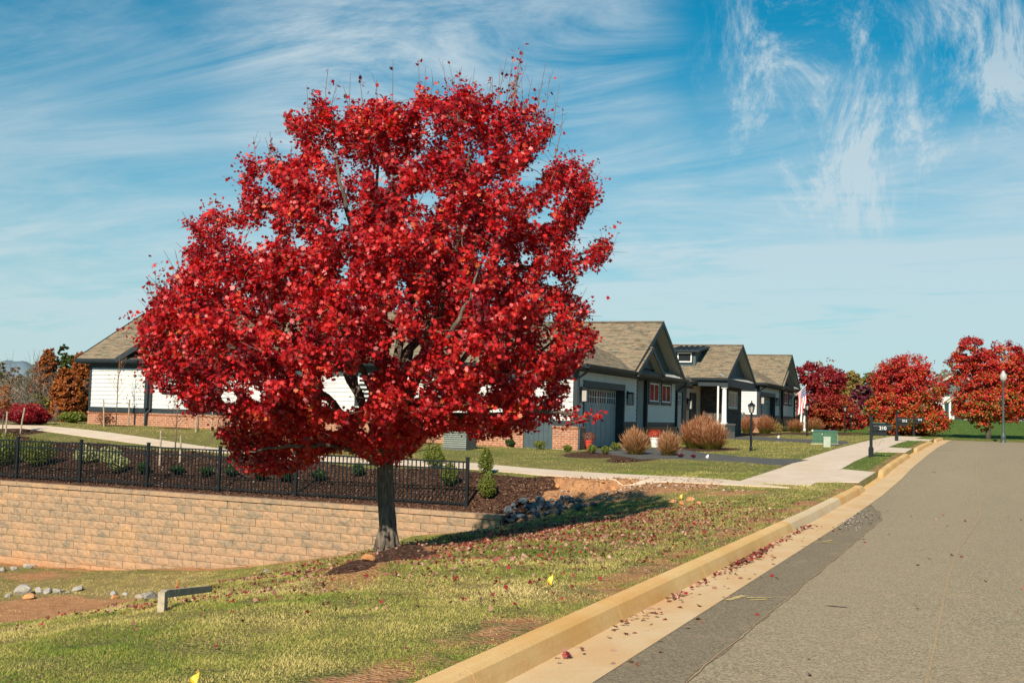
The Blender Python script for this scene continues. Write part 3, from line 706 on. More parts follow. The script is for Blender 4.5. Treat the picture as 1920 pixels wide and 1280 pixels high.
def fence():
    e = at(869, 957); y0 = wall_y(e.x) + .44; x0 = e.x; zb = -.69
    root = empty('metal_fence', (x0, y0, zb), label='black metal picket fence with square posts on top of the block retaining wall', cat='fence')
    d = Vector((-1, .052, 0)).normalized(); P = 2.44; Hh = 1.24
    for k in range(13):
        c = d * (P * k); mb = MB(); mb.box(c.x - .035, c.x + .035, c.y - .035, c.y + .035, -.25, Hh); mb.box(c.x - .042, c.x + .042, c.y - .042, c.y + .042, Hh, Hh + .02); mb.build('post', M['black'], root)
        if k == 12: break
        m2 = MB()
        for z in (Hh - .10, Hh - .27, .16): m2.beam(c + d * .036 + Vector((0, 0, z)), c + d * (P - .036) + Vector((0, 0, z)), .032, .036)
        n = 21
        for j in range(1, n):
            p = c + d * (P * j / n); m2.box(p.x - .0115, p.x + .0115, p.y - .0115, p.y + .0115, .05, Hh - .085)
        m2.build('picket_panel', M['black'], root)
fence()

# ------------------------------------------------------------------ houses (local frame: +x toward the street, +y along the street)
def clap(mb, p0, p1, z0, z1, nrm, rev=.165):
    """lapped boards from p0 to p1 (xy), facing nrm"""
    p0 = Vector((*p0, 0)); p1 = Vector((*p1, 0)); n = Vector((*nrm, 0)); z = z0
    while z < z1 - .01:
        t = min(z + rev, z1); a = [p0 + n * .032 + Vector((0, 0, z)), p1 + n * .032 + Vector((0, 0, z)), p1 + n * .008 + Vector((0, 0, t)), p0 + n * .008 + Vector((0, 0, t))]
        b = [p0 + Vector((0, 0, z)), p1 + Vector((0, 0, z))]
        mb.add(a + b, [(0, 1, 2, 3), (4, 5, 1, 0)]); z = t
def clap_tri(mb, base0, base1, apex, nrm, rev=.165):
    b0 = Vector(base0); b1 = Vector(base1); ap = Vector(apex); n = Vector(nrm); h = ap.z - b0.z; z = 0
    while z < h - .005:
        t = min(z + rev, h); q0, q1 = z / h, t / h
        l0 = b0.lerp(ap, q0); r0 = b1.lerp(ap, q0); l1 = b0.lerp(ap, q1); r1 = b1.lerp(ap, q1)
        mb.add([l0 + n * .022, r0 + n * .022, r1 + n * .008, l1 + n * .008, l0, r0], [(0, 1, 2, 3), (4, 5, 1, 0)]); z = t
def roof_plane(parent, poly, name='roof_slope', th=.14):
    """poly: ccw from outside, first edge is the eave; shingle coordinates run along the eave and up the slope"""
    q = [Vector(p) for p in poly]; n = (q[1] - q[0]).cross(q[2] - q[0]).normalized()
    ux = (q[1] - q[0]).normalized(); uy = n.cross(ux); k = len(q); lo = [p - n * th for p in q]; vs = q + lo
    fs = [tuple(range(k)), tuple(range(2 * k - 1, k - 1, -1))] + [(i, i + k, (i + 1) % k + k, (i + 1) % k) for i in range(k)]
    me = bpy.data.meshes.new(name); me.from_pydata([tuple(v) for v in vs], [], fs); me.update()
    a = me.attributes.new('uvs', 'FLOAT_VECTOR', 'POINT'); buf = []
    for v in vs: buf += [(v - q[0]).dot(ux), (v - q[0]).dot(uy), 0]
    a.data.foreach_set('vector', buf); me.materials.append(M['shingle']); me.materials.append(M['trim'])
    for i, p in enumerate(me.polygons): p.material_index = 0 if i == 0 else 1
    o = bpy.data.objects.new(name, me); COL.objects.link(o); o.parent = parent; return o
def window_part(parent, c, w, h, nrm, panes=2, surround=.13, surr_mat='trim', rows=1, top_extra=0):
    """window centred at c on a wall facing nrm (unit x or y vector)"""
    n = Vector(nrm); r = Vector((-n.y, n.x, 0)) ; c = Vector(c)
    def bar(mb, u0, u1, z0, z1, o0, o1):
        p = [c + r * u + n * o + Vector((0, 0, z)) for z in (z0, z1) for (u, o) in ((u0, o0), (u1, o0), (u1, o1), (u0, o1))]
        xs = [q.x for q in p]; ys = [q.y for q in p]; zs = [q.z for q in p]; mb.box(min(xs), max(xs), min(ys), max(ys), min(zs), max(zs))
    fr = MB(); s = surround
    if s:
        bar(fr, -w / 2 - s, -w / 2, -h / 2 - s, h / 2 + s + top_extra, .0, .05); bar(fr, w / 2, w / 2 + s, -h / 2 - s, h / 2 + s + top_extra, .0, .05)
        bar(fr, -w / 2, w / 2, h / 2, h / 2 + s + top_extra, .0, .052); bar(fr, -w / 2, w / 2, -h / 2 - s, -h / 2, .0, .056)
    else: bar(fr, -w / 2 - .02, w / 2 + .02, h / 2, h / 2 + .03, 0, .05)
    wn = fr.build('window', M[surr_mat], parent)
    sash = MB(); f = .055
    for a, b, z0, z1 in ((-w / 2, -w / 2 + f, -h / 2, h / 2), (w / 2 - f, w / 2, -h / 2, h / 2), (-w / 2 + f, w / 2 - f, h / 2 - f, h / 2), (-w / 2 + f, w / 2 - f, -h / 2, -h / 2 + f)): bar(sash, a, b, z0, z1, .0, .042)
    for i in range(1, panes): u = -w / 2 + w * i / panes; bar(sash, u - .026, u + .026, -h / 2 + f, h / 2 - f, 0, .039)
    for i in range(1, rows): z = -h / 2 + h * i / rows; bar(sash, -w / 2 + f, w / 2 - f, z - .012, z + .012, 0, .036)
    sash.build('sash', M['white'], wn)
    g = MB(); bar(g, -w / 2 + .01, w / 2 - .01, -h / 2 + .01, h / 2 - .01, .002, .022); g.build('pane', M['glass'], wn); return wn
def wall_lantern(parent, c):
    x, y, z = c; mb = MB(); mb.box(x, x + .05, y - .06, y + .06, z - .02, z + .26); mb.box(x + .05, x + .16, y - .02, y + .02, z + .19, z + .22)
    mb.box(x + .04, x + .28, y - .12, y + .12, z + .14, z + .18); mb.box(x + .07, x + .25, y - .09, y + .09, z + .18, z + .21); mb.box(x + .05, x + .27, y - .11, y + .11, z - .30, z - .27)
    for a, b in ((.055, -.105), (.245, -.105), (.055, .085), (.245, .085)): mb.box(x + a, x + a + .02, y + b, y + b + .02, z - .27, z + .14)
    o = mb.build('wall_lantern', M['black'], parent); g = MB(); g.box(x + .075, x + .245, y - .082, y + .082, z - .26, z + .13); g.build('lamp_glass', M['lampglass'], o); return o
def gable_roof_front(root, y0, y1, yp, ze, zp, xf, xb, over=.5, rake=.2, wallx=0.0, wall_mat='darksiding', zwall=None):
    """ridge along x; gable face toward +x"""
    roof_plane(root, [(xb, y0, ze), (xf, y0, ze), (xf, yp, zp), (xb, yp, zp)])
    roof_plane(root, [(xf, y1, ze), (xb, y1, ze), (xb, yp, zp), (xf, yp, zp)])
    rb = MB(); x = xf + .016
    for (ya, yb) in ((y0, yp), (y1, yp)):
        p = Vector((x, ya, ze - .09)); q = Vector((x, yb, zp - .09)); rb.beam(p, q, .03, rake, up=(0, 0, 1))
    rb.build('rake_board', M['trim'], root)
    sf = MB()
    for (ya, yb) in ((y0, yp), (y1, yp)):
        k = (zp - ze) / (yb - ya); e = .02 if yb > ya else -.02
        sf.add([(wallx, ya + e, ze - .17 + k * e), (xf - .002, ya + e, ze - .17 + k * e), (xf - .002, yb, zp - .17), (wallx, yb, zp - .17)], [(0, 1, 2, 3) if yb < ya else (3, 2, 1, 0)])
    sf.build('soffit', M['soffit'], root)
    rc = MB(); rc.beam((xb, yp, zp + .005), (xf + .02, yp, zp + .005), .22, .05); rc.build('ridge_cap', M['trim'] if False else M['ridge'], root)
    gw = MB(); i = .16; k = (zp - ze) / (yp - y0)
    zb = ze + .0 if zwall is None else zwall
    ap = (wallx, yp, zp - .17); b0 = (wallx, y0 + (zb - ze + .17) / k, zb); b1 = (wallx, y1 - (zb - ze + .17) * (y1 - yp) / (zp - ze), zb)
    clap_tri(gw, b0, b1, ap, (1, 0, 0))
    gw.add([b0, b1, ap, (wallx - .1, b0[1], zb), (wallx - .1, b1[1], zb), (wallx - .1, yp, zp - .17)], [(0, 1, 2), (5, 4, 3)])
    gw.build('gable_wall', M[wall_mat], root)
M['ridge'] = plain('ridge_cap_shingle', (.16, .13, .10), .9, .15, .2)
def metal_pent(root, y0, y1, x0, x1, z0, z1):
    """standing-seam strip falling from (x0, z1) to (x1, z0)"""
    mb = MB(); mb.slab([(x0, y0, z1), (x1, y0, z0), (x1, y1, z0), (x0, y1, z1)], .03)
    y = y0 + .1
    while y < y1: mb.beam((x0, y, z1 + .025), (x1, y, z0 + .025), .035, .05); y += .33
    mb.build('metal_pent_roof', M['metalroof'], root)
def gutter_run(root, p, q, out):
    mb = MB(); o = Vector(out); p = Vector(p); q = Vector(q)
    for a, z0, z1 in ((.0, -.13, .0),): pass
    u = o * .13
    prof = [Vector((0, 0, 0)), Vector((0, 0, -.12)), o * .09 + Vector((0, 0, -.13)), o * .13 + Vector((0, 0, -.04)), o * .13 + Vector((0, 0, 0)), o * .11 + Vector((0, 0, 0)), o * .1 + Vector((0, 0, -.08)), o * .02 + Vector((0, 0, -.1)), o * .02]
    k = len(prof); mb.add([e + r for e in (p, q) for r in prof], [(i, (i + 1) % k, k + (i + 1) % k, k + i) for i in range(k)] + [tuple(range(k - 1, -1, -1)), tuple(range(k, 2 * k))])
    mb.build('gutter', M['trim'], root)
def downspout(root, pts, mat='trim'):
    mb = MB(); mb.tube(pts, .045, 8); mb.build('downspout', M[mat], root, smooth=True)

def garage_unit(name, label, loc, detail=True):
    root = empty(name, loc, label=label, cat='house')
    ZS = .80; ZE = 2.98; ZP = 5.22; SX = -21.4
    core = MB(); core.box(SX + .04, -1.32, .04, 13.66, .02, ZE - .1); core.box(-1.32, -.45, 9.0, 13.6, .02, ZE - .1); core.box(SX - .9, -.60, .045, 13.655, -.9, .02)
    core.build('wall', M['darkdoor'], root)  # dark filler inside the house, added to block light behind the siding
    # brick base
    br = MB(); y = -.09
    br.box(SX - .1, -3.1, y, .04, -.9, ZS - .07); br.box(SX - .13, -3.1, y - .03, .04, ZS - .07, ZS)
    for a, b in ((-3.1, -1.95), (-.85, .1)): br.box(a + .001, b, y, .5, -.6, ZS - .07); br.box(a - .02, b + .02, y - .03, .5, ZS - .07, ZS)
    br.box(-.4, .1, .5, .68, -.6, ZS - .07); br.box(-.4, .12, .5, .70, ZS - .07, ZS)
    br.box(-.5, .1, 5.62, 7.4, -.6, ZS - .07); br.box(-.5, .13, 5.62, 7.42, ZS - .07, ZS)
    br.box(-1.3, -1.15, 7.4, 8.9, -.6, ZS - .1); br.box(-.6, .1, 8.9, 13.7, -.6, ZS - .07); br.box(-.6, .13, 8.88, 13.73, ZS - .07, ZS)
    br.build('brick_base', M['brick'], root)
    sd = MB()
    clap(sd, (SX, -.14), (-18.5, -.14), ZS + .2, ZE - .22, (0, -1)); clap(sd, (-18.5, 0), (0, 0), ZS + .2, ZE - .22, (0, -1))
    sd.box(SX, -18.5, -.14, .04, ZS + .1, ZE - .2); sd.box(-18.5, 0, 0, .04, ZS + .02, ZE - .1)
    clap(sd, (0, 0), (0, .62), ZS + .02, ZE - .2, (1, 0)); clap(sd, (0, 5.62), (0, 7.4), ZS + .2, ZE - .2, (1, 0)); clap(sd, (0, .62), (0, 5.62), 2.42, ZE - .2, (1, 0))
    sd.box(-.4, 0, .04, .62, ZS, ZE - .1); sd.box(-.4, 0, 5.62, 7.4, ZS, ZE - .1); sd.box(-.4, 0, .62, 5.62, 2.30, ZE - .1)
    clap(sd, (-1.2, 7.4), (-1.2, 8.9), ZS - .1, ZE - .2, (1, 0)); clap(sd, (-1.2, 8.9), (-.1, 8.9), ZS - .1, ZE - .2, (0, -1)); clap(sd, (0, 8.9), (0, 13.7), ZS + .2, ZE - .2, (1, 0))
    sd.box(-.45, 0, 8.9, 13.7, ZS + .02, ZE - .1); sd.box(-1.3, -1.2, 7.4, 8.9, ZS - .1, ZE - .1)
    clap(sd, (0, 13.7), (-12, 13.7), ZS + .2, ZE - .2, (0, 1)) if False else None
    sd.box(-14, 0, 13.6, 13.7, ZS, ZE - .1); sd.box(SX, SX + .1, 0, 8, ZS, ZE - .1)
    sd.build('siding', M['siding'], root)
    # gable end wall at the far left
    gl = MB(); gl.add([(SX, 0, ZE - .2), (SX, 7.2, ZE - .2), (SX, 3.6, ZP - .25), (SX + .1, 0, ZE - .2), (SX + .1, 7.2, ZE - .2), (SX + .1, 3.6, ZP - .25)], [(2, 1, 0), (3, 4, 5)]); gl.build('gable_wall', M['siding'], root)
    tr = MB()   # charcoal trim
    tr.box(SX - .02, -18.48, -.172, -.02, ZS + .004, ZS + .2); tr.box(-18.48, 0, -.032, .03, ZS + .004, ZS + .2)
    tr.box(SX - .03, SX + .09, -.175, .1, ZS + .2, ZE - .1); tr.box(-18.56, -18.40, -.18, .02, ZS + .2, ZE - .1); tr.box(SX + .09, -18.56, -.176, -.03, ZE - .38, ZE - .1)
    tr.box(-18.40, -.14, -.034, .02, ZE - .38, ZE - .1)
    tr.box(-.14, .028, -.036, .02, ZS, ZE - .1); tr.box(-.02, .03, .02, .12, ZS, ZE - .1)
    tr.box(-.38, .05, .60, .70, 0, 2.28) ; tr.box(-.38, .05, 5.50, 5.62, 0, 2.28); tr.box(-.38, .056, .58, 5.64, 2.2, 2.44)
    tr.box(-.1, .034, 5.62, 7.4, ZS + .004, ZS + .2); tr.box(-.1, .034, 8.9, 13.7, ZS + .004, ZS + .2)
    tr.box(-.12, .036, 7.33, 7.43, ZS, ZE - .1); tr.box(-.12, .036, 8.86, 9.02, ZS, ZE - .1); tr.box(-.1, .036, 13.62, 13.76, ZS, ZE - .1)
    tr.box(-.5, .038, .1, 13.7, ZE - .24, ZE - .08)
    tr.build('trim', M['trim'], root)
    # garage door
    gd = MB(); gd.box(-.36, -.30, .70, 5.50, .03, 2.2)
    for i in range(9): yy = .74 + i * (4.72 / 8); gd.box(-.30, -.285, yy - .035, yy + .035, .06, 1.62)
    for z in (.06, 1.60, 2.12): gd.box(-.30, -.283, .70, 5.50, z, z + .07)
    g = gd.build('garage_door', M['door'], root)
    gp = MB(); mu = MB()
    for i in range(4):
        a = .78 + i * 1.18; gp.box(-.298, -.292, a, a + 1.08, 1.68, 2.1)
        for j in range(5): mu.box(-.292, -.278, a + j * 1.08 / 4 - .018, a + j * 1.08 / 4 + .018, 1.68, 2.1)
        mu.box(-.292, -.279, a, a + 1.08, 1.88, 1.905)
    gp.build('door_glass', M['glass'], g); mu.build('muntin', M['white'], g)
    for yy in (9.95, 11.95): window_part(root, (.01, yy, 2.26), 1.5, .78, (1, 0, 0), 2, .13, top_extra=.06)
    wf = MB(); wf.box(.0, .02, 9.0, 13.1, 1.76, 1.82); wf.build('window_band', M['white'], root)
    window_part(root, (-17.25, .0, 2.2), .85, 1.0, (0, -1, 0), 1, .12); window_part(root, (-15.3, .0, 1.75), .34, .75, (0, -1, 0), 1, .09); window_part(root, (-8.3, .0, 2.0), .85, 1.1, (0, -1, 0), 1, .12)
    wall_lantern(root, (.024, .32, 1.95)); wall_lantern(root, (.024, 5.98, 1.95))
    # side entry screens between brick piers
    if detail:
        sc = MB(); sc.box(-1.95, -.85, -.02, .03, -.1, ZS + .3)
        for x in np.arange(-1.9, -.9, .18): sc.box(x, x + .15, -.04, -.02, -.08, ZS + .28)
        sc.build('utility_door', M['darksiding'], root)
    # roof
    xr, xl = .5, SX - .5; yb = -.5; yt = 7.7; yr = 3.6; zh = ZP
    roof_plane(root, [(xl, yb, ZE), (xr, yb, ZE), (xr - 4.1, yr, zh), (xl, yr, zh)])
    roof_plane(root, [(xr, yt, ZE), (xl, yt, ZE), (xl, yr, zh), (xr - 4.1, yr, zh)])
    roof_plane(root, [(xr, yb, ZE), (xr, yt, ZE), (xr - 4.1, yr, zh)])
    rb = MB(); rb.beam((xl, yb, ZE - .08), (xl, yr, zh - .08), .03, .2); rb.beam((xl, yt, ZE - .08), (xl, yr, zh - .08), .03, .2); rb.build('rake_board', M['trim'], root)
    # cross gable facing the side yard
    xg0, xg1 = -19.7, -11.9; xm = (xg0 + xg1) / 2; zg = ZE + (xm - xg0) * .53; yg = -.62
    roof_plane(root, [(xg0, 3.2, ZE + .02), (xg0, yg, ZE + .02), (xm, yg, zg), (xm, 3.2, zg)]); roof_plane(root, [(xg1, yg, ZE + .02), (xg1, 3.2, ZE + .02), (xm, 3.2, zg), (xm, yg, zg)])
    cg = MB(); cg.beam((xg0, yg - .016, ZE - .07), (xm, yg - .016, zg - .07), .03, .2); cg.beam((xg1, yg - .016, ZE - .07), (xm, yg - .016, zg - .07), .03, .2); cg.build('rake_board', M['trim'], root)
    cw = MB(); clap_tri(cw, (xg0 + .35, -.1, ZE), (xg1 - .35, -.1, ZE), (xm, -.1, zg - .16), (0, -1, 0)); cw.build('gable_wall', M['darksiding'], root)
    # wing gable toward the street
    gable_roof_front(root, 5.3, 13.35, 9.42, ZE, ZP + .02, xr + .02, -12, zwall=ZE + .16)
    gable_roof_front(root, 5.37, 9.45, 7.42, ZE - .03, 4.02, xr + .14, .05, zwall=ZE + .2, wallx=.34, rake=.17)
    metal_pent(root, 5.5, 13.2, .02, xr + .02, ZE - .02, ZE + .22)
    fa = MB(); fa.box(xr - .03, xr, yb, 13.75, ZE - .2, ZE - .02); fa.box(xl, xr, yb, yb + .03, ZE - .2, ZE - .02); fa.box(xr - .03, xr + .0, 13.35, 13.75, ZE - .02, ZE)
    fa.box(xl + .02, xr - .04, yb + .031, .0, ZE - .20, ZE - .17); fa.box(.0, xr - .031, .0, 13.74, ZE - .20, ZE - .17); fa.build('fascia', M['trim'], root)
    gutter_run(root, (xr + .0, yb - .08, ZE - .03), (xr + .0, 13.8, ZE - .03), (1, 0, 0)); gutter_run(root, (xl, yb, ZE - .03), (xr, yb, ZE - .03), (0, -1, 0))
    downspout(root, [(xr + .05, -.35, ZE - .14), (xr - .1, -.25, ZE - .3), (.06, -.06, ZE - .5), (.08, -.06, .85), (.17, -.16, .7), (.17, -.18, -.1), (.30, -.3, -.2)])
    downspout(root, [(xr + .06, 13.6, ZE - .14), (xr - .05, 13.6, ZE - .32), (.08, 13.72, ZE - .55), (.08, 13.72, .85), (.18, 13.74, .6), (.2, 13.74, -.1)])
    downspout(root, [(-18.3, -.55, ZE - .14), (-18.3, -.2, ZE - .35), (-18.3, -.1, ZE - .5), (-18.3, -.1, .95), (-18.42, -.22, .75), (-18.42, -.24, .05), (-18.6, -.3, -.05)])
    # small entry porch beyond the wing
    return root

def porch_unit(name, label, loc):
    root = empty(name, loc, label=label, cat='house')
    ZE = 3.08; ZP = 4.95
    wl = MB(); wl.box(-12, -.62, .2, 7.7, -.5, 3.0); wl.build('wall', M['tan'], root)
    st = MB(); st.box(-8, .5, 7.7, 12.8, -.6, 3.0); st.build('stone_wall', M['stone'], root)
    d = MB(); d.box(-.62, -.56, 2.1, 3.5, 0, 2.25); do = d.build('front_door', M['door'], root)
    g = MB(); g.box(-.56, -.555, 2.3, 3.3, 1.65, 2.1); g.build('door_glass', M['glass'], do); mu = MB()
    for y in (2.3, 2.55, 2.8, 3.05, 3.3): mu.box(-.555, -.54, y - .015, y + .015, 1.65, 2.1)
    mu.box(-.555, -.541, 2.3, 3.3, 1.87, 1.89); mu.build('muntin', M['white'], do)
    f = MB(); f.box(-.62, -.5, 1.9, 2.1, 0, 2.45); f.box(-.62, -.5, 3.5, 4.2, 0, 2.45); f.box(-.62, -.49, 1.9, 4.2, 2.25, 2.5); f.build('door_frame', M['trim'], root)
    d2 = MB(); d2.box(-.62, -.55, 5.3, 6.5, 0, 2.3); d2.build('dark_door', M['darkdoor'], root)
    wall_lantern(root, (-.6, 4.75, 1.75))
    window_part(root, (.51, 10.3, 2.05), 2.2, .85, (1, 0, 0), 3, .07, 'concrete_grey')
    gable_roof_front(root, 5.75, 13.2, 9.45, ZE, ZP, 1.2, -14, wallx=.74, zwall=ZE + .15)
    metal_pent(root, 5.9, 13.1, .74, 1.2, ZE - .04, ZE + .2)
    roof_plane(root, [(-14, -.6, 2.6), (-.3, -.6, 2.6), (-.3, 6, 2.9), (-14, 6, 2.9)])
    b = MB(); b.box(.75, 1.19, 5.8, 13.15, ZE - .42, ZE - .04); b.box(-2, .75, 5.78, 6.1, ZE - .42, ZE - .04); b.box(-.7, -.55, .2, 5.8, 2.5, 2.62); b.build('fascia', M['trim'], root)
    pc = MB(); pc.box(-.5, .75, 6.1, 7.7, ZE - .3, ZE - .26); pc.build('soffit', M['soffit'], root)
    gutter_run(root, (-13, 5.75, ZE - .02), (1.2, 5.75, ZE - .02), (0, -1, 0))
    for y in (6.05,):
        c = MB(); c.tube([(.98, y, .85), (.98, y, 2.62)], [.13, .105], 16); c.box(.83, 1.13, y - .15, y + .15, .78, .86); c.box(.84, 1.12, y - .14, y + .14, 2.56, 2.68); c.build('column', M['white'], root, smooth=False)
        c = MB(); c.tube([(.72, y - .28, .8), (.72, y - .28, 2.66)], .05, 8); c.build('downspout', M['white'], root)
    w = MB(); w.box(.6, 1.2, 5.2, 7.69, -.6, .72); w.box(-.1, .6, 5.2, 5.6, -.6, .72); w.box(.56, 1.24, 5.16, 7.68, .72, .8); w.box(-.1, .56, 5.16, 5.64, .72, .8); w.box(.53, .9, 7.72, 8.3, -.6, .72); w.build('porch_plinth', M['palebrick'], root)
    p = MB(); p.box(-.56, .6, 5.6, 7.69, -.4, .05); p.build('porch_floor', M['concrete_grey'], root)
    # shed dormer
    dm = MB(); dm.box(-1.9, -.75, 7.0, 8.6, 3.5, 4.52); dn = dm.build('dormer', M['darksiding'], root)
    r = MB(); r.slab([(-2.1, 6.7, 4.52), (-.5, 6.7, 4.52), (-.5, 9.2, 4.86), (-2.1, 9.2, 4.86)], .1)
    for x in np.arange(-2.0, -.5, .3): r.beam((x, 6.7, 4.55), (x, 9.2, 4.89), .03, .05)
    r.build('dormer_roof', M['trim'], dn)
    window_part(dn, (-1.32, 6.995, 4.15), .75, .5, (0, -1, 0), 1, .06, 'trim')
    return root

h1 = garage_unit('ranch_house', 'nearest white ranch house, behind the big red maple, with blue-grey garage door', (-13.4, 38.8, .45))
porch_unit('ranch_house', 'ranch house with dark stone front and shed dormer, between the two garage gables', (-13.4, 52.5, .65))
h3 = recopy(h1); h3.location = (-13.4, 73.4, 1.03); h3['label'] = 'farthest white garage house of the row, flying the flag, beside the red trees'; h3.name = 'ranch_house'
e = MB(); e.box(-1.9, .5, 14.4, 16.6, 2.3, 2.5); e.slab([(-2, 14.2, 2.5), (.7, 14.2, 2.5), (.7, 16.8, 2.62), (-2, 16.8, 2.62)], .06); e.build('porch_roof', M['trim'], h3)
e = MB(); e.tube([(.4, 14.6, 0), (.4, 14.6, 2.3)], .11, 12); e.box(.26, .54, 14.46, 14.74, -.1, .15); e.build('column', M['white'], h3)
e = MB(); e.tube([(.4, 16.2, 0), (.4, 16.2, 2.3)], .11, 12); e.box(.26, .54, 16.06, 16.34, -.1, .15); e.build('column', M['white'], h3)
e = MB(); e.box(-8, -2.0, 13.75, 17, -.3, 2.35); e.build('wall', M['tan'], h3)

# flag on the farthest house
def flag():
    base = along(1472, 754, 86); base = Vector((-13.36, 84.6, 1.03 + 1.95))
    root = empty('flag', base, label='striped flag on a white pole angled from the farthest house', cat='flag')
    tip = Vector((1.25, -.35, 1.25)); p = MB(); p.tube([(0, 0, 0), tip], .025, 8); p.lathe(tuple(tip), [(.0, -.02), (.045, .02), (.0, .08)], 8); p.build('pole', M['white'], root)
    # cloth hangs from the pole: rows follow the pole, columns hang downward
    a = tip * .97; b = tip * .42; nu, nv = 26, 14; W = 1.55
    def pt(i, j):
        q = i / nu; h = j / nv; c = a.lerp(b, h * .85)
        dr = Vector((.18 * q, -.12 * q, -1.0 * q * W * .92)); f = .09 * math.sin(h * 9 + q * 3) * q
        return c * (1 - .10 * q) + dr + Vector((f, f * 1.2, .05 * math.sin(h * 7) * q))
    for nm, mat, test in (('red_stripes', 'redflag', lambda i, j: j % 2 == 0 and not (i < 11 and j < 7)), ('white_stripes', 'flagwhite', lambda i, j: j % 2 == 1 and not (i < 11 and j < 7)), ('canton', 'bluecanton', lambda i, j: i < 11 and j < 7)):
        mb = MB()
        for j in range(13):
            for i in range(nu):
                if test(i, j): mb.add([pt(i, j), pt(i + 1, j), pt(i + 1, j + 1), pt(i, j + 1)], [(0, 1, 2, 3)])
        mb.build(nm, M[mat], root)
    st = MB()
    for j in range(6):
        for i in range(1, 10, 2):
            c = pt(i + .4 + (j % 2) * .8, j + .5) + Vector((.004, -.012, 0)); st.add([c + Vector((math.sin(k * 1.2566 / 2) * (.03 if k % 2 == 0 else .012), 0, math.cos(k * 1.2566 / 2) * (.03 if k % 2 == 0 else .012))) for k in range(10)], [tuple(range(10))])
    st.build('stars', M['flagwhite'], root)
flag()

# dark-sided house past the end of the road
def far_house(px, py, dist, label, w=7.5):
    b = along(px, py, dist); z = Tz(b.x, b.y)
    root = empty('gabled_house', (b.x, b.y, z - .7), -YAW * -1 + R_(-12), label=label, cat='house'); h = 3.1; zp = h + w * .5 * .72
    mb = MB(); mb.box(-w / 2, w / 2, 0, 12, .7, h); mb.build('wall', M['siding'], root)
    mb = MB(); mb.box(-w / 2 - .06, w / 2 + .06, -.06, 12, -1, .7); mb.build('brick_base', M['brick'], root)
    gw = MB(); clap_tri(gw, (-w / 2, -.02, h), (w / 2, -.02, h), (0, -.02, zp - .1), (0, -1, 0), .2); gw.build('gable_wall', M['gsiding'], root)
    o = .45; e = h - o * .72
    roof_plane(root, [(-w / 2 - o, 12.3, e), (-w / 2 - o, -o, e), (0, -o, zp), (0, 12.3, zp)]); roof_plane(root, [(w / 2 + o, -o, e), (w / 2 + o, 12.3, e), (0, 12.3, zp), (0, -o, zp)])
    rb = MB(); rb.beam((-w / 2 - o, -o - .016, e - .06), (0, -o - .016, zp - .06), .03, .22); rb.beam((w / 2 + o, -o - .016, e - .06), (0, -o - .016, zp - .06), .03, .22); rb.build('rake_board', M['soffit'], root)
    # porch gable
    pw = 3.0; x0 = .2; pe = 2.5; pp = pe + pw / 2 * .75; py0 = -2.2
    roof_plane(root, [(x0 - pw / 2, 0, pe), (x0 - pw / 2, py0, pe), (x0, py0, pp), (x0, 0, pp)], 'porch_roof'); roof_plane(root, [(x0 + pw / 2, py0, pe), (x0 + pw / 2, 0, pe), (x0, 0, pp), (x0, py0, pp)], 'porch_roof')
    rb = MB(); rb.beam((x0 - pw / 2, py0 - .016, pe - .05), (x0, py0 - .016, pp - .05), .03, .16); rb.beam((x0 + pw / 2, py0 - .016, pe - .05), (x0, py0 - .016, pp - .05), .03, .16); rb.build('rake_board', M['soffit'], root)
    gw = MB(); clap_tri(gw, (x0 - pw / 2 + .25, py0 + .15, pe), (x0 + pw / 2 - .25, py0 + .15, pe), (x0, py0 + .15, pp - .15), (0, -1, 0), .2); gw.build('gable_wall', M['gsiding'], root)
    for x in (x0 - pw / 2 + .3, x0 + pw / 2 - .3):
        c = MB(); c.box(x - .1, x + .1, py0 + .1, py0 + .3, -.6, pe); c.build('column', M['white'], root)
    window_part(root, (-w / 2 + 1.2, -.0, 1.9), 1.0, 1.2, (0, -1, 0), 2, .1, 'white'); window_part(root, (w / 2 - 1.1, -.0, 1.9), 1.0, 1.2, (0, -1, 0), 2, .1, 'white')
    d = MB(); d.box(x0 - .45, x0 + .45, -.05, 0, .3, 2.3); d.build('front_door', M['darkdoor'], root)
    return root
M['gsiding'] = plain('grey_green_siding_paint', (.10, .145, .13), .6, .3, .08)

# ------------------------------------------------------------------ foliage tools
LEAF = np.array([(0, -.38), (.26, -.44), (.22, -.17), (.55, -.08), (.31, .10), (.36, .37), (.11, .24), (0, .62), (-.11, .24), (-.36, .37), (-.31, .10), (-.55, -.08), (-.22, -.17), (-.26, -.44)])
QUAD = np.array([(0, -.5), (.36, 0), (0, .55), (-.36, 0)])
FIVE = np.array([(0, -.45), (.42, -.2), (.3, .3), (0, .55), (-.45, .1)])
def leaf_verts(P, size, nrm, tmpl, fold=.28, droop=.5):
    n = len(P); k = len(tmpl)
    nrm = nrm / np.linalg.norm(nrm, axis=1, keepdims=True)
    r = rng.normal(size=(n, 3)); r[:, 2] += droop
    x = np.cross(r, nrm); x /= np.linalg.norm(x, axis=1, keepdims=True) + 1e-9; y = np.cross(nrm, x)
    fo = np.abs(tmpl[:, 0]) * fold + (tmpl[:, 1] ** 2) * fold * .5
    curl = rng.uniform(-1.2, 1.2, n)
    V = P[:, None, :] + size[:, None, None] * (tmpl[None, :, 0, None] * x[:, None, :] + tmpl[None, :, 1, None] * y[:, None, :] + (fo[None, :] * curl[:, None])[:, :, None] * nrm[:, None, :])
    return V.reshape(-1, 3)
def project(P):
    d = P - np.array([0, 0, CAM_H]); f = d @ np.array(Fw); return 960 + F_PX * (d @ np.array(Rt)) / f, 640 - F_PX * (d @ np.array(Up)) / f
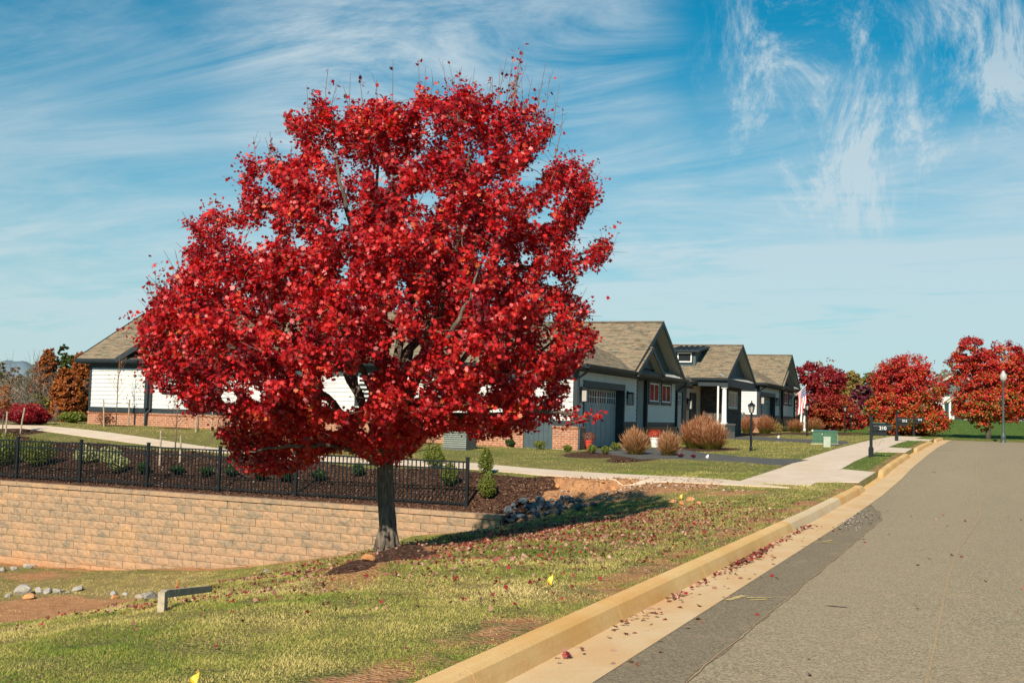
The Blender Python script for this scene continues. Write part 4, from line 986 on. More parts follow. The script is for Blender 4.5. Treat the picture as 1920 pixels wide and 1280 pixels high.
def vnoise(P, sc, seed=0):
    Q = P * sc; s = seed * 1.7
    return (np.sin(Q[:, 0] * 1.7 + s + 1.9 * np.sin(Q[:, 1] * 1.1 + s)) + np.sin(Q[:, 1] * 1.9 + 2.3 + s + 1.7 * np.sin(Q[:, 2] * 1.3)) + np.sin(Q[:, 2] * 2.1 + 4.1 + s + 1.3 * np.sin(Q[:, 0] * 1.2 + 2))) / 3

# ------------------------------------------------------------------ the big red maple
def big_maple():
    D0 = 17.0; b = Vector((-8.065, 15.134, Tz(-8.065, 15.134))); D0 = math.hypot(b.x, b.y)
    root = empty('red_maple_tree', b, label='large bright red maple on the grass bank in front of the block wall', cat='tree')
    Fh = np.array([-math.sin(YAW), math.cos(YAW), 0])
    outline = [(700, 868), (672, 852), (650, 838), (610, 850), (585, 872), (545, 888), (500, 893), (450, 880), (425, 862), (430, 838), (400, 812), (445, 790), (400, 768), (352, 782), (338, 740), (300, 738), (275, 695), (262, 640), (262, 605),
        (285, 575), (300, 545), (322, 515), (356, 502), (345, 470), (372, 460), (350, 415), (385, 410), (402, 395), (438, 410), (458, 392), (450, 340), (470, 310), (500, 298), (522, 315), (560, 300), (575, 285), (540, 245), (535, 212), (560, 220),
        (582, 235), (588, 200), (586, 172), (606, 178), (640, 212), (680, 186), (722, 180), (758, 196), (800, 180), (838, 186), (870, 162), (892, 184), (930, 180), (962, 192), (1000, 200), (1030, 222), (1046, 246), (1020, 268), (1012, 292), (988, 318), (1002, 345),
        (1020, 325), (1045, 305), (1080, 303), (1102, 325), (1118, 362), (1110, 392), (1078, 440), (1050, 462), (1090, 470), (1130, 453), (1149, 466), (1122, 500), (1085, 520), (1050, 545), (1075, 558), (1102, 575), (1095, 605), (1122, 632), (1110, 662), (1085, 690),
        (1056, 715), (1066, 742), (1040, 778), (1010, 800), (960, 815), (900, 822), (850, 806), (800, 815), (765, 850), (742, 868)]
    holes = [(648, 736, 44, 36), (712, 330, 13, 20), (800, 372, 22, 13), (986, 335, 16, 14), (1012, 412, 26, 9), (735, 592, 12, 8), (690, 690, 20, 12), (760, 655, 30, 20), (560, 700, 9, 8), (1035, 528, 14, 10), (872, 668, 12, 10), (470, 610, 7, 6),
             (430, 745, 16, 12), (480, 742, 10, 10), (625, 800, 16, 8), (860, 775, 16, 7), (930, 770, 14, 7), (905, 735, 8, 7), (1010, 735, 9, 10), (690, 800, 8, 12), (1030, 600, 8, 12), (640, 400, 9, 10), (560, 455, 8, 8), (900, 300, 8, 8)]
    ys_ = np.array([p[1] for p in outline]); 
    def row(v):
        xs = []
        for (x0, y0), (x1, y1) in zip(outline, outline[1:] + outline[:1]):
            if (y0 > v) != (y1 > v): xs.append(x0 + (v - y0) * (x1 - x0) / (y1 - y0))
        return (min(xs), max(xs)) if len(xs) > 1 else (700, 720)
    pts = []; tries = 0
    while len(pts) < 1650 and tries < 60000:
        tries += 1; v = random.uniform(160, 890); u = random.uniform(255, 1150)
        if not inpoly(np.array([u]), np.array([v]), outline)[0]: continue
        if any(((u - hx) / (hr + 7)) ** 2 + ((v - hy) / (hs + 7)) ** 2 < 1 for hx, hy, hr, hs in holes): continue
        l, r_ = row(v); q = (u - (l + r_) / 2) / ((r_ - l) / 2 + 1e-6); hw = (r_ - l) / 2 / F_PX * D0
        dep = math.sqrt(max(0, 1 - q * q)) * min(hw * .9, 3.1) * (.55 if v > 800 else 1)
        dz = (1 - 2 * random.random() ** .8) * dep if random.random() < .5 else (random.choice((-1, -1, 1)) * dep * random.uniform(.72, 1))
        p = np.array(along(u, v, D0 + dz)); 
        if vnoise(p[None], 2.7, 6)[0] < -.13 and abs(q) < .93 and v < 740: continue
        if pts and min(np.sum((np.array([c[0] for c in pts]) - p) ** 2, 1)) < .19 ** 2: continue
        pts.append((p, u, v, dz))
    for _ in range(60): u, v = random.uniform(630, 830), random.uniform(785, 852); dz = random.uniform(-1.3, 1.2); pts.append((np.array(along(u, v, D0 + dz)), u, v, dz))
    for u, v in ((1062, 800), (1082, 790), (1100, 783), (1118, 785), (1075, 775), (1118, 362), (1140, 460), (350, 420), (300, 540)): pts.append((np.array(along(u, v, D0 - .9)), u, v, -.9))
    C = np.array([c[0] for c in pts]); cen = C.mean(0)
    LP = []; LN = []; LR = []; LS = []; LF = []; lp0 = along(722, 800, D0)
    for i, (p, u, v, dz) in enumerate(pts):
        sprig = u > 1055 and v > 765
        n = 26 if sprig else int(random.uniform(70, 130)); rad = .10 if sprig else random.uniform(.14, .27)
        dr_ = p - np.array(lp0); dr_ = dr_ / np.linalg.norm(dr_) + np.array([0, 0, .45]) + rng.normal(size=3) * .25; dr_ /= np.linalg.norm(dr_); ns = 7
        sd = dr_ + rng.normal(size=(ns, 3)) * .42; sd /= np.linalg.norm(sd, axis=1, keepdims=True); k_ = rng.integers(0, ns, n); tt = rng.random(n) ** .8; sl_ = rng.uniform(.55, 1.25, ns) * rad * 2.1
        g = sd[k_] * (sl_[k_] * (tt - .35))[:, None] + rng.normal(size=(n, 3)) * (.055 - .018 * tt[:, None]) * (rad / .2)
        q = p + g; LP.append(q); LF.append((rng.random(ns) < .15)[k_]); out = (q - cen); out /= np.linalg.norm(out, axis=1, keepdims=True)
        LN.append(rng.normal(size=(n, 3)) * .8 + out * .5 + np.array([0, -.2, .5])); tone = random.gauss(0, .13)
        LR.append(np.clip(rng.beta(2.0, 2.2, n) + tone + (.12 if v > 700 and abs(u - 730) < 160 else 0), 0, 1)); LS.append(rng.uniform(.036, .070, n) * (1.15 if dz < -1 else 1))
    P = np.concatenate(LP); Nn = np.concatenate(LN); Rn = np.concatenate(LR); S = np.concatenate(LS)
    u, v = project(P); jit = rng.normal(size=(2, len(P))) * 9
    keep = inpoly(u + jit[0] * .6, v + jit[1] * .6, outline) | (np.concatenate(LF) & (v < 800)) | ((u > 1040) & (v > 760))
    for hx, hy, hr, hs in holes: keep &= ~((((u - hx) / hr) ** 2 + ((v - hy) / hs) ** 2 < 1) & (rng.random(len(P)) < .93))
    P, Nn, Rn, S = P[keep], Nn[keep], Rn[keep], S[keep]
    bb = np.array(b)
    # limbs
    def lp(u, v, dz=0): return along(u, v, D0 + dz)
    top = Vector((b.x, b.y, b.z))
    tr = MB(); trunk_pts = [b + Vector((0, 0, -.25)), b + Vector((0, 0, .02)), b + Vector((.0, 0, .10)), b + Vector((.005, 0, .35)), lp(724, 940), lp(722, 880), lp(722, 830), lp(728, 770), lp(722, 690), lp(716, 600), lp(722, 480), lp(735, 360), lp(745, 230)]
    tr.tube(trunk_pts, [.17, .155, .142, .130, .125, .122, .125, .105, .08, .06, .042, .025, .008], 20)
    vs = tr.v
    for i, q in enumerate(vs):     # fluted bark and a flared foot
        a = i % 20; f = 1 + .05 * math.sin(a * 1.9) + random.uniform(-.02, .02); c = trunk_pts[min(i // 20, 12)]; vs[i] = (c.x + (q[0] - c.x) * f, c.y + (q[1] - c.y) * f, q[2])
    for a in range(7):
        an = a * .9 + .3; f = b + Vector((math.cos(an) * .20, math.sin(an) * .20, -.02)); f.z = Tz(f.x, f.y) - .03; tr.tube([f, b + Vector((math.cos(an) * .14, math.sin(an) * .14, .09)), b + Vector((math.cos(an) * .07, math.sin(an) * .07, .4))], [.02, .045, .035], 8)
    t = tr.build('trunk', M['bark'], root, smooth=True); t.location = -b
    limbs = [[(718, 862, 0), (660, 795, -.4), (600, 735, -.8), (520, 690, -1.1), (430, 650, -1.2), (350, 640, -1.0)], [(720, 850, 0), (680, 760, .3), (655, 690, .5), (560, 560, .6), (450, 470, .5)], [(722, 835, 0), (700, 620, -.5), (660, 430, -.9), (620, 260, -.8)],
        [(725, 840, 0), (790, 690, -.4), (850, 480, -1.0), (885, 260, -.8)], [(728, 850, 0), (800, 740, .5), (930, 600, .6), (1060, 400, .3)], [(728, 858, 0), (830, 760, -.6), (960, 690, -1.2), (1085, 640, -.7)],
        [(722, 845, 0), (760, 700, 1.0), (800, 540, 1.9), (850, 400, 1.9)], [(720, 845, 0), (640, 690, 1.2), (560, 640, 2.0), (480, 590, 1.9)], [(722, 850, 0), (700, 740, -1.2), (640, 620, -2.2), (600, 520, -2.3)], [(724, 850, 0), (770, 730, -1.2), (850, 620, -2.3), (900, 500, -2.3)],
        [(716, 868, 0), (640, 838, -.5), (560, 835, -.9), (470, 845, -1.0)], [(726, 866, 0), (790, 790, -.5), (900, 780, -1.0), (1020, 770, -.9), (1110, 788, -.9)], [(724, 800, 0), (720, 560, .9), (700, 400, 1.1), (720, 230, .7)], [(730, 700, 0), (900, 520, .4), (1050, 500, 0), (1135, 465, 0)],
        [(722, 760, 0), (820, 420, 0), (950, 300, .2), (1010, 230, 0)], [(724, 845, 0), (850, 730, 1.2), (980, 680, 1.6), (1060, 620, 1.0)]]
    lm = MB(); nodes = []
    for L_ in limbs:
        cp_ = [lp(*p) for p in L_]; n = 22; pl_ = []
        for i in range(n + 1):
            q = i / n * (len(cp_) - 1); k = min(int(q), len(cp_) - 2); f = q - k
            p0 = cp_[max(k - 1, 0)]; p1 = cp_[k]; p2 = cp_[k + 1]; p3 = cp_[min(k + 2, len(cp_) - 1)]
            pl_.append(.5 * ((2 * p1) + (p2 - p0) * f + (2 * p0 - 5 * p1 + 4 * p2 - p3) * f * f + (3 * p1 - p0 - 3 * p2 + p3) * f ** 3) + Vector((random.gauss(0, .012), random.gauss(0, .012), random.gauss(0, .012))))
        r0 = .062 if L_[1][1] < 800 else .04
        lm.tube(pl_, [r0 * (1 - i / n) ** .8 + .007 for i in range(n + 1)], 8); nodes += [(p, r0 * (1 - i / n)) for i, p in enumerate(pl_) if i > 4]
    l = lm.build('limb', M['bark'], root, smooth=True); l.location = -b
    NP = np.array([p for p, r in nodes]); tw = MB()
    dl = np.array([np.min(np.sum((NP - c) ** 2, 1)) for c in C]); NPl = list(NP)
    for c in C[np.argsort(dl)]:
        NA = np.array(NPl); d = np.sum((NA - c) ** 2, 1) + np.maximum(0, NA[:, 2] - c[2]) * .3; i = int(np.argmin(d)); a = Vector(NA[i]); e = Vector(c); NPl.append(c)
        mid = a.lerp(e, .5) + Vector((random.gauss(0, .05), random.gauss(0, .05), .05 * (e - a).length)); rr = min(.012, .004 + .006 * (e - a).length)
        tw.tube([a, mid, e], [rr, rr * .7, .004], 4, cap=False)
        for _ in range(3):
            f = e + Vector((random.gauss(0, .14), random.gauss(0, .14), random.gauss(.04, .1))); tw.tube([mid.lerp(e, .6), f], [.004, .002], 3, cap=False)
    # bare shoots above the crown
    EP = []; 
    shoots = [(615, 180, 612, 128), (618, 185, 630, 150), (690, 190, 672, 140), (735, 190, 740, 110), (770, 195, 782, 115), (840, 188, 832, 118), (850, 180, 862, 130), (860, 180, 846, 125), (880, 190, 890, 122), (935, 190, 985, 88), (945, 188, 978, 96), (950, 190, 992, 118), (955, 195, 970, 112), (928, 185, 940, 118), (940, 195, 962, 90), (930, 190, 948, 105), (960, 195, 968, 130), (1000, 205, 1028, 118), (1015, 215, 1030, 140),
              (1030, 230, 1052, 155), (925, 190, 925, 140), (905, 185, 918, 150), (975, 200, 995, 150), (1040, 250, 1056, 205), (520, 300, 508, 248), (525, 310, 500, 262), (535, 300, 550, 270), (490, 300, 478, 262), (1095, 330, 1130, 322), (1060, 310, 1072, 278), (1040, 305, 1052, 282), (345, 520, 308, 470), (340, 510, 330, 462), (310, 545, 294, 520),
              (300, 560, 280, 520), (370, 500, 350, 470), (580, 200, 572, 160), (655, 210, 640, 165), (800, 185, 798, 130), (650, 205, 655, 140), (1110, 460, 1156, 450), (1120, 470, 1140, 445), (700, 185, 706, 150), (820, 185, 815, 150), (985, 200, 975, 150), (1010, 210, 1010, 160)]
    for u0, v0, u1, v1 in shoots:
        dz = random.uniform(-.8, .5); a = along(u0, v0 + 45, D0 + dz); e = along(u1 + random.uniform(-4, 4), v1 + random.uniform(-6, 6), D0 + dz); m_ = a.lerp(e, .55) + Vector((random.gauss(0, .03), 0, 0))
        tw.tube([a, m_, e], [.008, .005, .0025], 4, cap=False)
        for _ in range(random.randint(0, 3)):
            s_ = a.lerp(e, random.uniform(.35, .9)); f = s_ + Vector((random.gauss(0, .07), random.gauss(0, .07), random.uniform(.08, .2))); tw.tube([s_, f], [.003, .0015], 3, cap=False)
        for _ in range(random.choice((5, 8, 10)) if 925 <= u0 <= 960 else random.choice((0, 1, 2, 3, 5))): EP.append(np.array(a.lerp(e, random.uniform(.4, 1.0)) + Vector((random.gauss(0, .05), random.gauss(0, .05), random.gauss(0, .04)))))
    w = tw.build('twigs', M['twig'], root); w.location = -b
    EP = np.array(EP); P = np.concatenate([P, EP]); Nn = np.concatenate([Nn, rng.normal(size=EP.shape)]); Rn = np.concatenate([Rn, rng.random(len(EP)) * .6]); S = np.concatenate([S, rng.uniform(.05, .08, len(EP))])
    V = leaf_verts(P - bb, S, Nn, LEAF, .75, .9); fast_mesh('crown', V, len(LEAF), M['maple'], root, {'rnd': Rn})
    print('maple leaves', len(P))
big_maple()

# ------------------------------------------------------------------ other trees and shrubs
def lobed_tree(name, base, lobes, n, leaf, mat, label, group=None, per=38, trunk_h=.9, r=.12, stems=1, cat='tree', bark='bark', twig_n=14, tone=None, holes=-.12):
    """lobes: (dx, dy, dz, rx, rz) ellipsoids of leaf clumps in metres above the base, dx along the picture's width"""
    root = empty(name, base, label=label, cat=cat, group=group); Rv = np.array(Rt0); Fv = np.array([-math.sin(YAW), math.cos(YAW), 0])
    tot = sum(l[3] * l[4] for l in lobes); P = []; N_ = []; Rr_ = []; cents = []
    for l in lobes:
        c = Rv * l[0] + Fv * l[1] + np.array([0, 0, l[2]]); cents.append(c); k = int(n * l[3] * l[4] / tot)
        nc = max(4, k // per); g = rng.normal(size=(nc, 3)); g /= np.linalg.norm(g, axis=1, keepdims=True); g *= rng.uniform(.45, 1.0, (nc, 1)) ** .5
        sub = c + g * np.array([l[3], l[3], l[4]]); keep = vnoise(sub + np.array(base), 1.1 / max(.3, l[3]) * 1.4, 5) > -.75 + holes; sub = sub[keep] if keep.sum() > 2 else sub
        idx = rng.integers(0, len(sub), k); j = rng.normal(size=(k, 3)) * l[3] * .10; j[:, 2] *= .7; q = sub[idx] + j
        P.append(q); o = q - c; o /= np.linalg.norm(o, axis=1, keepdims=True) + 1e-6; N_.append(rng.normal(size=(k, 3)) * .6 + o * .5 + np.array([0, -.2, .6]))
        tn = rng.normal(size=len(sub)) * .13; rr = rng.beta(2, 2.2, k) + tn[idx]
        if tone: rr = rr + tone(q)
        Rr_.append(np.clip(rr, 0, 1))
    P = np.concatenate(P); V = leaf_verts(P, rng.uniform(.7, 1.3, len(P)) * leaf, np.concatenate(N_), FIVE)
    fast_mesh('crown', V, 5, M[mat], root, {'rnd': np.concatenate(Rr_)})
    mb = MB(); top = cents[0]; cz = min(c[2] for c in cents)
    for s in range(stems):
        an = s * 2.4; ox = 0 if stems == 1 else .15
        st = Vector((math.cos(an) * ox, math.sin(an) * ox, -.2)); fk = Vector((math.cos(an) * ox * 3, math.sin(an) * ox * 3, trunk_h))
        mb.tube([st, st.lerp(fk, .5), fk], [r * 1.25, r, r * .85], 10)
        for c in cents:
            e = Vector(c); mb.tube([fk, fk.lerp(e, .5) + Vector((0, 0, .1)), e], [r * .5, r * .3, r * .08], 6, cap=False)
            for _ in range(max(1, twig_n // len(cents) // stems)): mb.tube([fk.lerp(e, .6), e + Vector((random.gauss(0, .4), random.gauss(0, .4), random.gauss(0, .4)))], [r * .15, .004], 4, cap=False)
    mb.build('trunk', M[bark], root, smooth=True); return root
def maple_tone(h0, h1):
    return lambda q: np.clip((h1 - q[:, 2]) / (h1 - h0), 0, 1) * .46 - .10 + .14 * vnoise(q, .9, 4)
def px_tree(px_lobes, base_px, dist, **k):
    """turn outline lobes measured on the photo into metres at the tree's distance"""
    b = along(base_px[0], base_px[1], dist); z = Tz(b.x, b.y); b = Vector((b.x, b.y, z)); out = []
    for (u, v, ru, rv) in px_lobes:
        c = along(u, v, dist); d = c - b; dx = d.dot(Rt0); out.append((dx, random.uniform(-.25, .25) * ru / F_PX * dist, d.z, ru / F_PX * dist, rv / F_PX * dist))
    return lobed_tree(base=b, lobes=out, **k)
px_tree([(1545, 715, 38, 28), (1515, 700, 22, 22), (1570, 712, 20, 18), (1530, 755, 40, 28), (1565, 765, 35, 28), (1515, 785, 26, 20), (1590, 782, 30, 22), (1560, 795, 26, 14), (1610, 790, 20, 16)], (1548, 808), 92, name='maple_tree', n=26000, leaf=.13, mat='maple_deep', label='dark crimson maple with a notched top beside the farthest garage house', r=.14, tone=maple_tone(1, 5), per=24)
px_tree([(1700, 690, 46, 24), (1690, 715, 52, 30), (1725, 725, 48, 30), (1665, 725, 28, 24), (1700, 760, 60, 30), (1655, 765, 34, 26), (1732, 762, 24, 22), (1690, 790, 52, 20), (1640, 780, 24, 22), (1735, 790, 44, 22), (1765, 775, 20, 16), (1722, 808, 30, 10), (1665, 800, 26, 10)], (1698, 819), 80, name='maple_tree', n=42000, leaf=.115, mat='maple_far',
        label='round red and orange maple with low branches right behind the mailboxes', r=.13, stems=3, trunk_h=.7, tone=maple_tone(0.5, 5))
px_tree([(1814, 660, 30, 26), (1885, 668, 34, 26), (1800, 682, 26, 18), (1850, 690, 36, 22), (1830, 715, 44, 20), (1895, 705, 40, 26), (1826, 748, 38, 22), (1870, 750, 44, 24), (1920, 735, 30, 30), (1812, 770, 30, 12), (1850, 775, 44, 14), (1905, 775, 34, 14), (1840, 795, 18, 12), (1955, 700, 40, 40), (1950, 760, 40, 24)], (1853, 821), 79, name='maple_tree', n=50000, leaf=.115, mat='maple_far',
        label='red maple on the lawn behind the globe street lamp, sky showing between its two tops', r=.15, trunk_h=1.3, tone=maple_tone(0.8, 6), holes=-.15)
px_tree([(1618, 735, 18, 16), (1612, 755, 20, 14), (1625, 752, 16, 14)], (1618, 800), 118, name='purple_leaf_tree', n=2600, leaf=.22, mat='purple', label='small dusky purple tree between the two red maples', r=.1, trunk_h=1.2)
fh = far_house(1794, 806, 132, 'grey-green gabled house with a small gabled porch between two red maples')
# farther red shrubs beside the small lamps
def mass(name, pts, mat, label, cat, n, leaf, dist, base, **k): return px_tree(pts, base, dist, name=name, n=n, leaf=leaf, mat=mat, label=label, cat=cat, r=.05, trunk_h=.3, **k)

def shoots_above(px, dist, name_parent): pass

# woods
def bare_tree(base, h, seed, label, group='bare pale trees beyond the lawn', spread=.5, mat='paletwig'):
    rr = random.Random(seed); root = empty('bare_tree', base, label=label, cat='tree', group=group); mb = MB(); tw = MB()
    def grow(p, d, ln, r, lvl):
        pts = [p]; q = p
        for i in range(3): d = (d + Vector((rr.gauss(0, .14), rr.gauss(0, .14), rr.gauss(.05, .06)))).normalized(); q = q + d * ln / 3; pts.append(q)
        (mb if lvl < 2 else tw).tube(pts, [r, r * .85, r * .7, r * .55], 6 if lvl < 2 else 3, cap=False)
        if lvl >= 5: return
        for _ in range(rr.choice((3, 3, 4)) if lvl < 4 else 3):
            s = pts[rr.choice((1, 2, 3, 3))]; nd = (d + Vector((rr.gauss(0, spread), rr.gauss(0, spread), rr.gauss(.12, .25)))).normalized(); grow(s, nd, ln * rr.uniform(.62, .85), r * .58, lvl + 1)
    grow(Vector((0, 0, -.5)), Vector((rr.gauss(0, .05), 0, 1)), h * .34, h * .021, 0)
    mb.build('trunk', M[mat], root, smooth=True); tw.build('branches', M[mat], root); return root
def far_base(u, dist, dz=0): b = along(u, 700, dist); return Vector((b.x, b.y, Tz(b.x, b.y) + dz))
def woods_tree(u, vtop, wpx, dist, mat, n, label, group, seed, leaf=.32):
    b = far_base(u, dist); topz = along(u, vtop, dist).z; h = topz - b.z; w = wpx / 2 / F_PX * dist; rr = random.Random(seed); lobes = []
    for i in range(12): q = i / 11; lobes.append((rr.uniform(-.7, .7) * w * (.5 + .6 * q), rr.uniform(-.3, .3) * w, h * (.93 - .8 * q), w * (.62 + .4 * q) * rr.uniform(.6, 1.15), h * .11))
    t = lobed_tree('woods_tree', b, lobes, n * 4, leaf * .55, mat, label, group, per=14, trunk_h=h * .3, r=h * .014, bark='paletwig', twig_n=20, holes=0.0); return t
GL = 'trees of the wood beyond the left lawn'
wl = [(92, 662, 50, 104, 'rust', 6600, 'tall rust-leaved tree in the wood, left of the green-topped one'), (122, 655, 50, 108, 'olivegreen', 5200, 'dark green tree crown rising highest in the left wood'), (148, 668, 56, 96, 'rust', 8200, 'rust-brown tree in the wood touching the left end of the nearest house'),
      (60, 690, 50, 112, 'olive', 3000, 'olive leafed tree behind the bare trees of the left wood'), (20, 695, 54, 115, 'greyscrub', 2800, 'brownish thin-leaved tree at the left edge of the wood'), (126, 696, 60, 91, 'rust', 6600, 'low rust bush-like tree before the dark green crown'), (-20, 680, 60, 118, 'olive', 2500, 'olive tree cut by the left border of the view'),
      (105, 725, 60, 96, 'greyscrub', 3800, 'brown scrubby tree low in front of the left wood'), (40, 735, 60, 98, 'greyscrub', 3800, 'brown scrubby tree standing behind the crimson shrubs'), (162, 712, 40, 97, 'rust', 2600, 'rust shrub-like tree close by the brick corner'), (75, 742, 60, 92, 'olive', 2600, 'olive thicket tree just behind the small yellow-green shrub')]
for i, (u, v, w_, d_, mt, n_, lb) in enumerate(wl): woods_tree(u, v, w_, d_, mt, n_, lb, GL, 50 + i)
for i, (u, vt, d_, lb) in enumerate([(18, 650, 100, 'tall bare grey tree at far left with upright fans of branches'), (38, 640, 104, 'tallest bare pale tree left of the mountain view'), (32, 690, 90, 'bare forked tree with a thick pale trunk above the crimson shrubs'), (98, 690, 92, 'bare white-limbed tree leaning in front of the rust trees'), (88, 725, 88, 'low spreading bare tree behind the yellow-green shrub'),
                                   (140, 700, 98, 'slim bare tree among rust leaves near the house corner'), (-8, 655, 98, 'bare grey tree on the left border'), (60, 672, 106, 'thin bare tree with fine twigs, between the mountain and the rust tree')]):
    b = far_base(u, d_); bare_tree(b, (along(u, vt, d_).z - b.z) * 1.0, 70 + i, lb)
GR = 'autumn trees of the wood beyond the road end'
for i, (u, v, w_, d_, mt, n_, lb) in enumerate([(1600, 700, 46, 150, 'gold', 2600, 'golden tree in the wood right of the notched crimson maple'), (1635, 702, 44, 158, 'olive', 2400, 'olive-green tree behind the purple tree'), (1578, 708, 36, 145, 'gold', 2000, 'tawny tree peeping out right beside the notched crimson maple'), (1655, 715, 40, 150, 'gold', 1800, 'golden tree touching the left side of the round maple'),
                            (1765, 700, 30, 165, 'gold', 1500, 'thin yellow tree above the ridge of the green gabled house'), (1615, 730, 60, 138, 'greyscrub', 2600, 'brown thin tree right behind the purple tree'), (1800, 718, 60, 170, 'dkgreen', 1500, 'dark tree line crown above the green house roof')]):
    woods_tree(u, v, w_, d_, mt, n_, lb, GR, 90 + i, .4)

# distant ridge
def hills():
    mb = MB(); n = 500; D = 2600
    for i in range(n + 1):
        u = -900 + 3800 * i / n; a = ray(u, 700); h = 58 + 22 * math.exp(-((u - 20) / 75) ** 2) + 18 * math.exp(-((u + 200) / 160) ** 2) + 5 * math.sin(u * .013) + 3 * math.sin(u * .05) + 2 * math.sin(u * .17)
        if u > 300: h = 42 + 6 * math.sin(u * .01)
        for q, z in ((1, -60), (1, h * .55), (1.04, h), (1.15, h * .5)): mb.v.append((a.x * D * q, a.y * D * q, z)); mb.a.append(0)
    for i in range(n):
        for j in range(3): mb.f.append((i * 4 + j, i * 4 + 4 + j, i * 4 + 5 + j, i * 4 + 1 + j))
    o = mb.build('hills', plain('haze_tinted_ridge_forest', (.13, .185, .225), .95, .05, .2, .01), smooth=True); tag(o, kind='structure')  # blue of the distance haze is painted into the forest colour
hills()
def treeline():
    """far-off wood that closes the view behind the houses"""
    P = []; 
    for i in range(60000):
        u = random.uniform(-500, 2500); d_ = random.uniform(190, 330); b = far_base(u, d_); hh = 5 + 5 * abs(math.sin(u * .011)) + 2 * math.sin(u * .05)
        if d_ > 0: P.append((b.x + random.gauss(0, 1), b.y, b.z + hh * random.random() ** .6))
    P = np.array(P); V = leaf_verts(P, rng.uniform(.35, .8, len(P)), rng.normal(size=P.shape) + np.array([0, -.3, .5]), FIVE)
    o = fast_mesh('woods', V, 5, M['greyscrub'], None, {'rnd': rng.random(len(P))}); tag(o, kind='stuff')
treeline()
def thicket():
    P = []
    for i in range(52000):
        u = random.uniform(-260, 205); d_ = random.uniform(112, 130); b = far_base(u, d_); top = along(u, 700 + 9 * math.sin(u * .045) + 6 * math.sin(u * .13), d_).z; P.append((b.x, b.y, b.z + (top - b.z) * random.random() ** .7))
    P = np.array(P); V = leaf_verts(P, rng.uniform(.10, .26, len(P)), rng.normal(size=P.shape) + np.array([0, -.3, .4]), FIVE)
    o = fast_mesh('undergrowth', V, 5, M['thicket'], None, {'rnd': rng.random(len(P))}); tag(o, kind='stuff')
thicket()

def shrub(u, v, w, h, mat, n, leaf, label, group=None, name='shrub', p=None, flat=1.0, up=.3, cone=0.0):
    b = at(u, v) if p is None else p; root = empty(name, b, label=label, cat='shrub' if name != 'young_conifer' else 'conifer', group=group)
    g = rng.normal(size=(n, 3)); g /= np.linalg.norm(g, axis=1, keepdims=True); g *= rng.random((n, 1)) ** .38; ph = rng.random() * 9
    bump = 1 + .16 * np.sin(g[:, 0] * 5 + ph) + .14 * np.sin(g[:, 1] * 6 + g[:, 2] * 4 + ph)
    z = (g[:, 2] * .5 + .5); s = (1 - cone * z) * bump
    P = np.stack([g[:, 0] * w / 2 * s, g[:, 1] * w / 2 * s, z * h * (1 + .12 * np.sin(g[:, 0] * 7 + ph)) + .03], 1)
    V = leaf_verts(P, rng.uniform(.7, 1.3, n) * leaf, rng.normal(size=(n, 3)) * .7 + np.concatenate([g[:, :2] * .6, np.full((n, 1), up)], 1), QUAD)
    fast_mesh('foliage', V, 4, M[mat], root, {'rnd': np.clip(rng.beta(2, 2.2, n) * .7 + .3 * z, 0, 1)})
    mb = MB()
    for _ in range(7): mb.tube([(0, 0, -.06), (random.gauss(0, w * .08), random.gauss(0, w * .08), h * .35), (random.gauss(0, w * .2), random.gauss(0, w * .2), h * .75)], [.012, .008, .003], 4, cap=False)
    mb.build('stems', M['twig'], root); return root
def px_shrub(u, v, wpx, hpx, mat, n, leaf, label, **k):
    b = at(u, v); d = math.hypot(b.x, b.y); return shrub(u, v, wpx / F_PX * d, hpx / F_PX * d, mat, n, leaf, label, p=b, **k)
px_shrub(46, 796, 74, 34, 'maple_deep', 5200, .09, 'wide crimson burning bush in front of the left wood', name='burning_bush')
px_shrub(72, 796, 36, 22, 'maple_deep', 2600, .09, 'smaller crimson bush at the right end of the wide one', name='burning_bush')
px_shrub(137, 793, 46, 18, 'yelgreen', 2400, .08, 'low yellow-green shrub at the left end of the brick base')
GB = 'shrubs planted behind the fence'
px_shrub(5, 872, 60, 52, 'yelgreen', 2600, .06, 'yellow-green bush behind the fence on the left border', group=GB)
px_shrub(68, 874, 54, 46, 'yelgreen', 3000, .055, 'tall yellow-green bush behind the fence between its first two posts', group=GB)
px_shrub(163, 868, 46, 28, 'varieg', 1500, .055, 'pale variegated bush behind the second fence post', group=GB)
px_shrub(150, 866, 24, 20, 'varieg', 900, .055, 'small pale variegated bush left of the second fence post', group=GB)
px_shrub(206, 872, 44, 30, 'varieg', 1600, .055, 'cream variegated bush in the second fence bay', group=GB)
px_shrub(222, 885, 40, 26, 'varieg', 1600, .055, 'variegated bush lowest on the mulch in the second fence bay', group=GB)
for u, v, w_, h_, lb in [(270, 888, 24, 18, 'dark green shrub right beside the third fence post'), (333, 889, 26, 14, 'low dark green shrub in the middle of the third bay, below the staked tree'), (388, 893, 28, 15, 'low dark green shrub left of the fourth fence post'), (433, 894, 24, 20, 'dark green shrub right behind the fourth fence post'),
                      (487, 901, 26, 18, 'dark green shrub under the lowest left maple leaves'), (535, 903, 28, 20, 'dark green shrub left of the fifth fence post'), (598, 902, 28, 18, 'dark green shrub between the fifth and sixth fence posts'), (671, 893, 26, 22, 'dark green shrub just left of the maple trunk')]:
    px_shrub(u, v, w_, h_, 'dkgreen', 1100, .045, lb, group=GB)
GC = 'young conifers beside the fence end'
px_shrub(815, 878, 46, 40, 'yelgreen', 2200, .045, 'tall yellow-tipped conifer behind the last fence bay', name='young_conifer', group=GC, cone=.35)
px_shrub(842, 912, 40, 42, 'yelgreen', 2200, .045, 'dark-based conifer nearest the last fence post inside the fence', name='young_conifer', group=GC, cone=.2)
